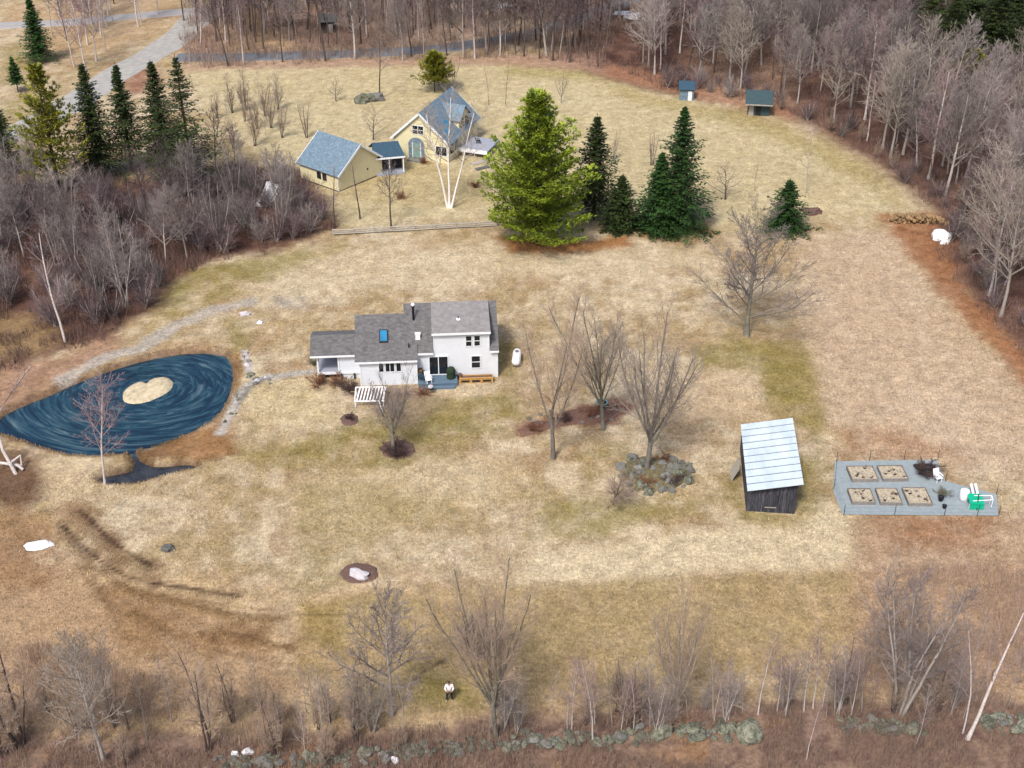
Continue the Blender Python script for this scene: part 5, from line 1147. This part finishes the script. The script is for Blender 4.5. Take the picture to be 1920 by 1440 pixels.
pm = MB(); pm.bar((0, 0, -.2), (0, 0, 1.05), .022, 5); pmm = pm.mesh('post', 'dark')
fw = []
for px, py in fence_posts:
    x, y = W(px, py); o = put('post', pmm, gf, (x - gc[0], y - gc[1], gz(x, y))); fw.append(Vector((x - gc[0], y - gc[1], 0)))
order = [0, 1, 2, 3, 11, 10, 9, 8, 7, 6, 5, 4, 0]
for a, b in zip(order[:-1], order[1:]):
    mb = MB()
    for z in (.35, .75, 1.1): mb.bar(fw[a] + Vector((0, 0, z)), fw[b] + Vector((0, 0, z)), .005, 3)
    mb.build('wire', 'dark', gf)
mb_ = bush('bramble_heap', 1733, 888, 1.4, 'd1', 'dark bramble heap at the corner of the ground cloth', 1.8)
gx, gy = W(1733, 885); tag(MB().blob((0, 0, .2), (.85, .7, .38), 61, .3).build('compost_heap', 'dark', loc=(gx, gy, .08)), 'dark compost heap under the brambles by the garden', 'heap')
gx, gy = W(1757, 903); chair('garden_chair', 'white plastic chair standing among the garden beds', (gx, gy, .08), .3, 'plastic_white')
bush('garden_bush', 1766, 928, .8, 'g1', 'pale dead bush beside the white garden chair', 1.8)
for i, (px, py) in enumerate([(1763, 940), (1770, 954)]):
    gx, gy = W(px, py); t = thing('plant_pot', ['dark plant pot near the pale dead bush', 'small dark plant pot on the ground cloth toward the near fence'][i], 'pot', (gx, gy, .08)); s_ = 1.2 - i * .3
    MB().lathe([(.14 * s_, 0), (.2 * s_, .3 * s_), (.22 * s_, .32 * s_), (.16 * s_, .33 * s_)], 12).build('pot', 'black_plastic', t); MB().lathe([(.19 * s_, .3 * s_), (.02, .34 * s_)], 12).build('soil', 'mulch', t)
gx, gy = W(1806, 938); t = thing('water_drum', 'white water drum beside the green tarp', 'drum', (gx, gy, .08))
MB().lathe([(.30, 0), (.36, .05), (.37, .45), (.36, .9), (.30, .95)], 16).build('body', 'plastic_white', t, True); MB().lathe([(.1, .95), (.1, 1.0)], 10).build('cap', 'plastic_white', t)
gx, gy = W(1826, 926)
for i in range(2):
    t = thing('white_board', 'white plank leaning behind the green tarp, one of two', 'board', (gx - .2 + i * .35, gy, .08), .3, 'white planks behind the green tarp'); MB().slab([(-.10, -.3, .0), (.10, -.3, .0), (.10, .3, .75), (-.10, .3, .75)], .05).build('plank', 'plastic_white', t)
gx, gy = W(1816, 956); t = thing('tarp_crate', 'bright green tarp stretched over a white pole frame in the garden', 'tarp', (gx, gy, .08))
MB().slab([(0, 0, .55), (1.15, -.05, .5), (1.25, 1.0, .75), (.05, 1.05, .8)], .04).build('tarp_top', 'green_tarp', t)
mb = MB(); mb.slab([(0, -.08, .02), (1.15, -.1, .02), (1.15, -.04, .48), (0, -.02, .5)], .03); mb.build('tarp_side', 'green_tarp', t)
for x in (.02, 1.05):
    for y in (.05, .95): MB().bar((x, y, 0), (x, y, .5), .03, 6).build('leg', 'plastic_white', t)
for a, b in (((.5, .75, .78), (1.9, .7, .82)), ((.3, .25, .62), (1.9, .3, .7)), ((1.9, .7, .82), (1.9, .3, .7)), ((1.9, .7, .82), (1.9, .7, 0)), ((1.9, .3, .7), (1.9, .3, 0))): MB().bar(a, b, .035, 6).build('pole', 'plastic_white', t)
MB().bar((.6, -.15, 0), (.75, .5, 1.15), .04, 6).build('stake', 'leafgreen', t)

# ================================================================== ring of rocks under the maple
r_ = random.Random(77); cx, cy = 1226, 890; nrock = 0
for i in range(64):
    a = r_.uniform(0, 6.283); k_ = math.sqrt(r_.uniform(.10, 1.0)); rx, ry = 72 * k_, 38 * k_
    px = cx + rx * math.cos(a) + r_.uniform(-5, 5); py = cy + ry * math.sin(a) + r_.uniform(-4, 4); s_ = r_.uniform(.16, .55)
    rock('rock', px, py, (s_, s_ * r_.uniform(.6, 1), s_ * r_.uniform(.5, .9)), r_.choice(['rock_grey', 'rock_moss', 'rock_grey']), 'rough stone in the ring of rocks around the maple', 300 + i, r_.uniform(0, 3), 'rock', 'stones of the rock ring')
bed('rock_bed', ell(cx, cy, 66, 34, 24, .08, 3), 'ring_soil', 'earth bed inside the ring of rocks', .18)
for i, (px, py) in enumerate([(1180, 895), (1245, 865), (1285, 895), (1210, 910), (1262, 908)]):
    bush('rock_plant', px, py, r_.uniform(.7, 1.1), ['g0', 'r0', 'g1', 'r1', 'd0'][i], 'leggy leafless plant growing among the ring of rocks', 1.7, 'plant', 'plants among the ring of rocks')
t = thing('birdbath', 'pale teal birdbath basin on the rusty flower bed', 'birdbath', at(1128, 768)); MB().lathe([(.3, 0), (.16, .1), (.12, .6), (.2, .66), (.55, .78), (.58, .84), (.5, .84), (.3, .76)], 16).build('basin', 'teal_tarp', t, True)
MB().lathe([(.46, .80), (.02, .80)], 16).build('water', 'glass_blue', t)
for i in range(10):
    rock('bed_stone', r_.uniform(985, 1160), r_.uniform(775, 795), (.22, .18, .14), 'rock_grey', 'small stone strewn on the rusty flower bed', 400 + i, 0, 'rock', 'stones on the rusty flower bed')
for i, (px, py) in enumerate([(1000, 806), (1060, 788), (1110, 775)]):
    bush('flower_bed_bush', px, py, .8, ['r0', 'd1', 'r1'][i], 'low dead perennial on the rusty flower bed', 2.0, 'plant', 'dead perennials on the flower bed')
# stones along the gravel path and pond edge
for i in range(26):
    px, py = r_.choice([(462, 668), (466, 685), (468, 700), (478, 712), (448, 748), (438, 772), (425, 795), (500, 712)]); px += r_.uniform(-6, 6); py += r_.uniform(-8, 8); s_ = r_.uniform(.12, .3)
    rock('path_stone', px, py, (s_, s_ * .8, s_ * .6), r_.choice(['rock_grey', 'rock_pale', 'rock_moss']), 'loose stone along the gravel path by the pond', 450 + i, r_.uniform(0, 3), 'stone', 'stones along the gravel path')

# ================================================================== stone wall along the bottom
def stone_wall(label, pts, n, seed, rows=2):
    a0 = at(*pts[0]); t = thing('stone_wall', label, 'wall', a0); r = random.Random(seed)
    ms = [MB().blob((0, 0, 0), (1, .8, .62), 600 + k, .22, 8, 6).mesh('stone', m_) for k, m_ in enumerate(['rock_moss', 'rock_moss', 'rock_moss', 'rock_moss', 'rock_grey'])]
    L = [at(*p) for p in pts]; seg = [(L[i + 1] - L[i]).length for i in range(len(L) - 1)]; T = sum(seg)
    for i in range(n):
        d = r.uniform(0, T); k = 0
        while d > seg[k] and k < len(seg) - 1: d -= seg[k]; k += 1
        p = L[k].lerp(L[k + 1], d / seg[k]); s_ = r.choice([.10, .14, .18, .22, .30, .36]) * r.uniform(.8, 1.2); row = r.choice([0, 0, 0, 0, 1]); p = p + Vector((0, r.gauss(0, .28), 0))
        o = put('stone', ms[r.randrange(5)], t, (p.x - a0.x + r.uniform(-.1, .1), p.y - a0.y + r.uniform(-.42, .42), p.z - a0.z + .04 + row * .18)); o.scale = (s_ * r.uniform(.8, 1.3), s_, s_ * r.uniform(.7, 1.1)); o.rotation_euler = (r.uniform(-.4, .4), r.uniform(-.4, .4), r.uniform(0, 6.28))
stone_wall('long tumbled stone wall with mossy stones below the lower field', [(400, 1436), (560, 1428), (700, 1415), (850, 1402), (1000, 1392), (1120, 1388), (1215, 1380)], 290, 81)
stone_wall('short run of mossy stone wall between the two mossy boulders', [(1270, 1377), (1330, 1372), (1380, 1367)], 60, 82)
stone_wall('overgrown bit of stone wall under the many-stemmed tree', [(1575, 1358), (1640, 1362), (1720, 1366)], 70, 83)
stone_wall('stone wall remnant beyond the leaning stout birch', [(1838, 1358), (1880, 1360), (1935, 1362)], 45, 84)

# ================================================================== rail fence before the yellow house
fa, fb = at(625, 441), at(932, 424); rf = thing('rail_fence', 'low weathered rail fence running to the huge bright pine', 'fence', fa)
dv = fb - fa; n_p = 8
for i in range(n_p + 1):
    p = dv * (i / n_p); MB().box(p.x - .08, p.x + .08, p.y - .08, p.y + .08, p.z - .3, p.z + .75).build('post', 'rail', rf)
for i in range(n_p):
    p, q = dv * (i / n_p), dv * ((i + 1) / n_p)
    for z in (.2, .45, .68): MB().bar((p.x, p.y - .1 - z * .1, p.z + z + rng.uniform(-.04, .04)), (q.x, q.y - .1 - z * .1, q.z + z + rng.uniform(-.04, .04)), .075, 6).build('rail', 'rail', rf)

# ================================================================== yellow house, link and garage
gar = thing('garage', 'yellow garage with steep slate blue roof beside the yellow house', 'garage', (-21.36, 102.39, 0), math.radians(50.5))
GW, GD = 7.7, 6.8
mb = MB(); mb.add([(0, 0, -.4), (GW, 0, -.4), (GW, GD, -.4), (0, GD, -.4), (0, 0, 2.2), (GW, 0, 2.2), (GW, GD, 2.2), (0, GD, 2.2), (GW / 2, 0, 5.0), (GW / 2, GD, 5.0)], [(0, 1, 5, 8, 4), (1, 2, 6, 5), (2, 3, 7, 9, 6), (3, 0, 4, 7)])
mb.build('wall', 'yellow_siding', gar)
sg = (5.2 - 2.25) / (GW / 2)
def roofx(par, x0, x1, y0, y1, ze, zr, m, ov=.35, t=.16, name='roof'):
    """ridge along y"""
    xm = (x0 + x1) / 2; s = (zr - ze) / (xm - x0)
    MB().slab([(x0 - ov, y0, ze - ov * s + .18), (xm, y0, zr + .18), (xm, y1, zr + .18), (x0 - ov, y1, ze - ov * s + .18)], t).build(name, m, par)
    MB().slab([(x1 + ov, y0, ze - ov * s + .18), (xm + .003, y0, zr + .18), (xm + .003, y1, zr + .18), (x1 + ov, y1, ze - ov * s + .18)], t).build(name, m, par)
    for xa, xb, za, zb in ((x0 - ov, xm, ze - ov * s, zr), (x1 + ov, xm, ze - ov * s, zr)):
        for yy in (y0 - .03, y1 + .03): MB().slab([(xa, yy - .03, za + .19), (xb, yy - .03, zb + .19), (xb, yy + .03, zb + .19), (xa, yy + .03, za + .19)], .26).build('rake_board', 'trim_white', par)
roofx(gar, 0, GW, -.35, GD + .35, 2.2, 5.0, 'slate_blue')
MB().box(-.03, .10, -.035, -.003, -.1, 2.2).build('corner_board', 'trim_white', gar)
MB().box(-.03, 0, .0, GD, -.15, .12).build('sill_board', 'dark', gar); MB().box(.12, GW, -.03, -.003, -.15, .1).build('sill_board', 'dark', gar)
wp = MB(); 
for yy in (2.0, 3.0): MB().box(-.06, -.003, yy, yy + .7, .9, 1.8).build('window', 'dark', gar)
MB().box(GW - 2.7, GW - 2.5, -.06, -.003, 1.35, 1.55).build('lamp', 'dark', gar)

YR = math.radians(-20); yh = thing('yellow_house', 'pale yellow house with slate blue roof and arched front door', 'house', (-15.4, 114.3, 0), YR)
YW, YD, YE, YT = 7.6, 10.5, 2.85, 6.3
mb = MB(); mb.add([(0, 0, -.4), (YW, 0, -.4), (YW, YD, -.4), (0, YD, -.4), (0, 0, YE), (YW, 0, YE), (YW, YD, YE), (0, YD, YE), (YW / 2, 0, YT), (YW / 2, YD, YT)], [(0, 1, 5, 8, 4), (1, 2, 6, 5), (2, 3, 7, 9, 6), (3, 0, 4, 7)])
mb.build('wall', 'yellow_siding', yh); roofx(yh, 0, YW, -.3, YD + .3, YE, YT, 'slate_blue', .45)
window(yh, 3.5, -.003, 3.5, 4.6, 1.5, 2, cols=2); window(yh, 6.7, -.003, 1.0, 2.2, 1.5, 1, cols=2)
# arched door
k = 12; arch = [(2.1 + .0, .25), (4.3, .25)] + [(3.2 + 1.1 * math.cos(a), 2.0 + 1.0 * math.sin(a)) for a in [math.pi * i / k for i in range(k + 1)]]
ad = MB().prism(arch, -.10, -.003).build('arch_surround', 'slate_blue', yh)
MB().box(2.75, 3.75, -.16, -.105, .3, 2.25).build('door', 'teal_tarp', ad); MB().box(2.62, 2.74, -.14, -.105, .3, 2.3).build('door_trim', 'trim_white', ad); MB().box(3.76, 3.88, -.14, -.105, .3, 2.3).build('door_trim', 'trim_white', ad)
MB().box(2.2, 4.2, -1.0, -.17, -.2, .24).build('door_step', 'rock_grey', yh)
# dormer on the deck side
mb = MB(); dy0, dy1, dxo, dzb, dzt = 4.4, 7.6, 7.4, 2.7, 4.4
mb.add([(dxo, dy0, dzb), (dxo, dy1, dzb), (dxo, dy1, dzt), (dxo, dy0, dzt), (4.2, dy0, dzb), (4.2, dy1, dzb), (4.2, dy1, dzt), (4.2, dy0, dzt), (dxo, (dy0 + dy1) / 2, 5.7), (4.2, (dy0 + dy1) / 2, 5.7)], [(0, 1, 2, 8, 3), (4, 0, 3, 7), (1, 5, 6, 2)])
dmr = mb.build('dormer', 'yellow_siding', yh); ym = (dy0 + dy1) / 2
MB().slab([(dxo + .35, dy0 - .35, dzt - .12), (dxo + .35, ym, 5.9), (4.0, ym, 5.9), (4.0, dy0 - .35, dzt - .12)], .14).build('dormer_roof', 'slate_blue', dmr)
MB().slab([(dxo + .35, dy1 + .35, dzt - .12), (dxo + .35, ym + .003, 5.9), (4.0, ym + .003, 5.9), (4.0, dy1 + .35, dzt - .12)], .14).build('dormer_roof', 'slate_blue', dmr)
for yy in (5.0, 6.6): MB().box(dxo + .003, dxo + .07, yy, yy + .95, 3.0, 4.2).build('window', 'glass', dmr)
for yy in (.8, 2.4): MB().box(YW + .003, YW + .07, yy, yy + 1.0, 1.0, 2.3).build('window', 'glass', yh)
for yy, zz in ((1.3, 3.6), (2.8, 4.1)):
    x_ = YW - (zz - YE) / ((YT - YE) / (YW / 2)); MB().slab([(x_ - .3, yy, zz + .52), (x_ + .35, yy, zz - .1), (x_ + .35, yy + .7, zz - .1), (x_ - .3, yy + .7, zz + .52)], .08).build('skylight', 'glass_blue', yh)
MB().box(YW + .05, YW + 4.2, 3.2, 7.8, .85, 1.05).build('deck', 'deck_grey', yh); MB().box(YW + .05, YW + 4.2, 3.12, 3.19, .6, 1.12).build('deck_rim', 'trim_white', yh)
for xx in (YW + .6, YW + 2.3, YW + 4.0): MB().box(xx, xx + .15, 3.3, 3.45, -.3, .85).build('deck_post', 'rail', yh)
for xx, yy in ((YW + 1.2, 5.0), (YW + 2.6, 6.2)):
    pass
YM = Matrix.Rotation(YR, 4, 'Z'); yw = lambda x, y, z: Vector((-15.4, 114.3, 0)) + YM @ Vector((x, y, z))
chair('deck_chair', 'dark chair on the raised deck of the yellow house', yw(YW + 2.0, 5.6, 1.05), YR + 2.0, 'dark')
# link between garage and house
lk = thing('breezeway', 'dark roofed porch linking the garage and the yellow house', 'porch', (-17.2, 109.2, 0), math.radians(14))
mb = MB(); mb.slab([(-.6, -1.6, 2.35), (3.4, -1.6, 2.35), (2.9, .6, 3.6), (-.4, .6, 3.6)], .14); mb.build('roof', 'slate_navy', lk)
MB().slab([(-.4, .603, 3.6), (2.9, .603, 3.6), (3.4, 2.8, 2.35), (-.6, 2.8, 2.35)], .14).build('roof', 'slate_navy', lk)
MB().box(-.2, 3.2, .0, 2.4, -.3, 2.4).build('wall', 'dark', lk); MB().box(-.6, 3.4, -1.66, -1.6, 2.12, 2.34).build('fascia', 'trim_white', lk)
for xx in (-.4, 1.3, 3.1): MB().box(xx, xx + .14, -1.5, -1.36, -.2, 2.2).build('post', 'trim_white', lk)
MB().box(-.5, 3.3, -1.7, -.02, -.2, .2).build('floor_slab', 'deck_grey', lk)
for i, (px, py) in enumerate([(898, 306), (912, 302), (905, 316)]):
    p = at(px, py); t = MB().slab([(-1.0, -.4, .12), (1.0, -.2, .12), (1.0, .5, .12), (-1.0, .3, .12)], .12).build('stone_slab', 'rail' if i < 2 else 'rock_grey', loc=p); t.rotation_euler = (0, 0, .5)
    tag(t, 'flat pale stone slab on the lawn below the raised deck', 'slab', 'stone slabs below the raised deck')
for i, (px, py, lb) in enumerate([(795, 306, 'low brown bush at the foot of the yellow house wall'), (752, 372, 'low brown bush on the lawn in front of the breezeway'), (890, 352, 'low brown bush on the lawn beside the huge bright pine')]): bush('garden_bush', px, py, 1.0, 'r%d' % (i % 2), lb, 1.5)

# ================================================================== huts in the wood
h1 = thing('garden_hut', 'dark teal hut with overhanging roof at the wood edge', 'hut', at(1402, 216), math.radians(-8))
mb = MB(); mb.box(0, 3.0, 0, 2.6, -.3, 2.0); mb.build('wall', 'teal_hut', h1); MB().slab([(-.5, -.9, 1.9), (3.3, -.9, 1.9), (3.3, 1.6, 3.2), (-.5, 1.6, 3.2)], .12).build('roof', 'teal_hut', h1); MB().slab([(-.5, 1.603, 3.2), (3.3, 1.603, 3.2), (3.3, 3.0, 2.2), (-.5, 3.0, 2.2)], .12).build('roof', 'teal_hut', h1)
MB().box(-.5, 3.3, -.96, -.905, 1.75, 1.93).build('fascia', 'rail', h1)
for xx in (0, 1.0): MB().box(xx + .05, xx + .75, -.05, -.003, -.1, 1.6).build('door', 'rail' if xx == 0 else 'dark', h1)
h2 = thing('small_hut', 'small blue hut half hidden at the wood edge behind the spruces', 'hut', at(1274, 188), math.radians(-5))
MB().box(0, 2.0, 0, 1.8, -.3, 1.7).build('wall', 'slate_blue', h2); MB().slab([(-.2, -.3, 1.7), (2.2, -.3, 1.7), (2.2, 2.0, 2.3), (-.2, 2.0, 2.3)], .1).build('roof', 'slate_navy', h2)
MB().box(1.2, 1.75, -.04, -.003, .0, 1.4).build('door', 'trim_white', h2)
h3 = thing('blue_cabin', 'blue cabin glimpsed between the trees deep in the wood', 'cabin', at(1318, 62), math.radians(10))
MB().box(0, 3.2, 0, 3.5, -.3, 2.6).build('wall', 'slate_blue', h3); roofx(h3, 0, 3.2, -.2, 3.7, 2.6, 4.0, 'slate_navy', .2); MB().box(1.2, 1.9, -.04, -.003, 0, 1.8).build('door', 'dark', h3)
h4 = thing('grey_shed', 'small dark grey shed beyond the paved road', 'shed', at(600, 62), math.radians(5))
MB().box(0, 2.6, 0, 2.2, -.3, 1.9).build('wall', 'dark', h4); MB().slab([(-.2, -.3, 1.9), (2.8, -.3, 1.9), (2.8, 2.5, 2.6), (-.2, 2.5, 2.6)], .1).build('roof', 'shingle_dark', h4); MB().box(1.5, 2.2, -.04, -.003, 0, 1.5).build('door', 'rail', h4)

# ================================================================== the person
pe = thing('person', 'person in white shirt and dark trousers standing in the lower field', 'person', at(843, 1314), math.radians(4))
def skinned(name, joints, edges, m, root=0, sub=2):
    me = bpy.data.meshes.new(name); me.from_pydata([j[0] for j in joints], edges, []); o = put(name, me, pe)
    md = o.modifiers.new('skin', 'SKIN'); sv = me.skin_vertices[0].data
    for i, j in enumerate(joints): sv[i].radius = j[1] if isinstance(j[1], tuple) else (j[1], j[1]); sv[i].use_root = i == root
    o.modifiers.new('sub', 'SUBSURF').levels = sub; o.modifiers['sub'].render_levels = sub
    me.materials.append(M[m]); md.use_smooth_shade = True; return o
J = [((0, 0, .95), (.13, .10)), ((0, 0, 1.15), (.12, .09)), ((0, 0, 1.38), (.15, .10)), ((0, -.01, 1.50), .055), ((0, -.03, 1.58), .075), ((0, -.03, 1.72), .07),
     ((.19, 0, 1.42), .055), ((.26, -.05, 1.15), .042), ((.16, -.27, 1.08), .034), ((.09, -.34, 1.10), .030),
     ((-.19, 0, 1.42), .055), ((-.26, -.05, 1.15), .042), ((-.16, -.27, 1.08), .034), ((-.09, -.34, 1.10), .030),
     ((.10, 0, .86), .085), ((.14, -.02, .48), .058), ((.18, .02, .08), .040), ((.19, -.13, .03), .035),
     ((-.10, 0, .86), .085), ((-.14, -.02, .48), .058), ((-.18, .02, .08), .040), ((-.19, -.13, .03), .035)]
E_ = [(0, 1), (1, 2), (2, 3), (3, 4), (4, 5), (2, 6), (6, 7), (7, 8), (8, 9), (2, 10), (10, 11), (11, 12), (12, 13), (0, 14), (14, 15), (15, 16), (16, 17), (0, 18), (18, 19), (19, 20), (20, 21)]
skinned('body', J, E_, 'skin')
skinned('shirt', [((0, 0, .92), (.17, .13)), ((0, 0, 1.15), (.165, .12)), ((0, 0, 1.40), (.185, .13)), ((0, 0, 1.47), .08), ((.21, 0, 1.42), .08), ((.28, -.05, 1.16), .066), ((.19, -.22, 1.09), .052), ((-.21, 0, 1.42), .08), ((-.28, -.05, 1.16), .066), ((-.19, -.22, 1.09), .052)],
        [(0, 1), (1, 2), (2, 3), (2, 4), (4, 5), (5, 6), (2, 7), (7, 8), (8, 9)], 'shirt')
skinned('trousers', [((0, 0, .93), (.15, .12)), ((.105, 0, .84), .11), ((.145, -.02, .48), .082), ((.185, .02, .10), .066), ((-.105, 0, .84), .11), ((-.145, -.02, .48), .082), ((-.185, .02, .10), .066)], [(0, 1), (1, 2), (2, 3), (0, 4), (4, 5), (5, 6)], 'trousers')
for sx in (1, -1):
    MB().blob((sx * .195, -.06, .045), (.055, .15, .055), 3, .05, 10, 6).build('shoe', 'shoe', pe, True)
MB().blob((0, -.01, 1.70), (.092, .105, .10), 5, .06, 12, 8).build('hair', 'hair', pe, True)
for sx in (1, -1):
    MB().blob((sx * .032, -.098, 1.65), (.013, .010, .010), 3, 0, 6, 4).build('eye', 'dark', pe); MB().blob((sx * .085, -.02, 1.635), (.015, .03, .035), 4, 0, 6, 5).build('ear', 'skin', pe)
MB().blob((0, -.112, 1.622), (.014, .022, .026), 3, 0, 6, 5).build('nose', 'skin', pe); MB().box(-.025, .025, -.105, -.098, 1.582, 1.590).build('mouth', 'mulch_red', pe)
for sx in (1, -1):
    mb = MB(); c_ = Vector((sx * .075, -.355, 1.10)); mb.blob(c_, (.035, .04, .02), 3, .05, 8, 5)
    for k in range(4): q = c_ + Vector((sx * (-.02 + k * .014), -.03, 0)); mb.tube([q, q + Vector((-sx * .01, -.035, .01)), q + Vector((-sx * .025, -.045, -.012))], [.009, .008, .007], 5, True)
    q = c_ + Vector((-sx * .025, .005, .015)); mb.tube([q, q + Vector((-sx * .025, -.02, .015))], [.010, .008], 5, True); mb.build('hand', 'skin', pe, True)
rc = thing('remote_control', 'small dark remote control held in the hands of the person', 'remote', at(843, 1314), math.radians(4))
MB().box(-.09, .09, -.44, -.36, 1.085, 1.125).build('body', 'black_plastic', rc)
for sx in (-.05, .05): MB().bar((sx, -.4, 1.125), (sx, -.4, 1.15), .008, 5).build('stick', 'rail', rc)
# broken birch by the pond
bb = thing('fallen_birch', 'broken white birch with fallen limbs beside the pond end', 'tree', at(30, 888))
mb = MB(); mb.tube([Vector((0, 0, -.1)), Vector((-.9, .6, 2.0)), Vector((-1.4, 1.5, 4.5)), Vector((.6, 3.2, 7.0)), Vector((1.6, 3.8, 8.2))], [.17, .14, .11, .07, .03], 7); mb.build('trunk', 'birch', bb, True)
mb = MB(); mb.tube([Vector((-.4, .3, .9)), Vector((.3, .9, 1.2)), Vector((.4, .5, .5))], [.11, .11, .08], 6, True); mb.tube([Vector((-1.6, 1.0, .4)), Vector((.1, .5, .5)), Vector((.55, .3, .2))], [.13, .15, .12], 6, True); mb.build('broken_limb', 'birch', bb)
mb = MB(); r_ = random.Random(9)
for i in range(60):
    q = Vector((-1.4, 1.5, 4.5)).lerp(Vector((1.6, 3.8, 8.2)), r_.random()); d = Vector((r_.uniform(-.6, 1), r_.uniform(-.3, .8), r_.uniform(.1, .8))).normalized(); L_ = r_.uniform(.5, 1.6)
    mb.tube([q, q + d * L_ * .5, q + d * L_ + Vector((0, 0, -.1))], [.02, .014, .008], 3)
mb.build('crown', 'twig_birch', bb)
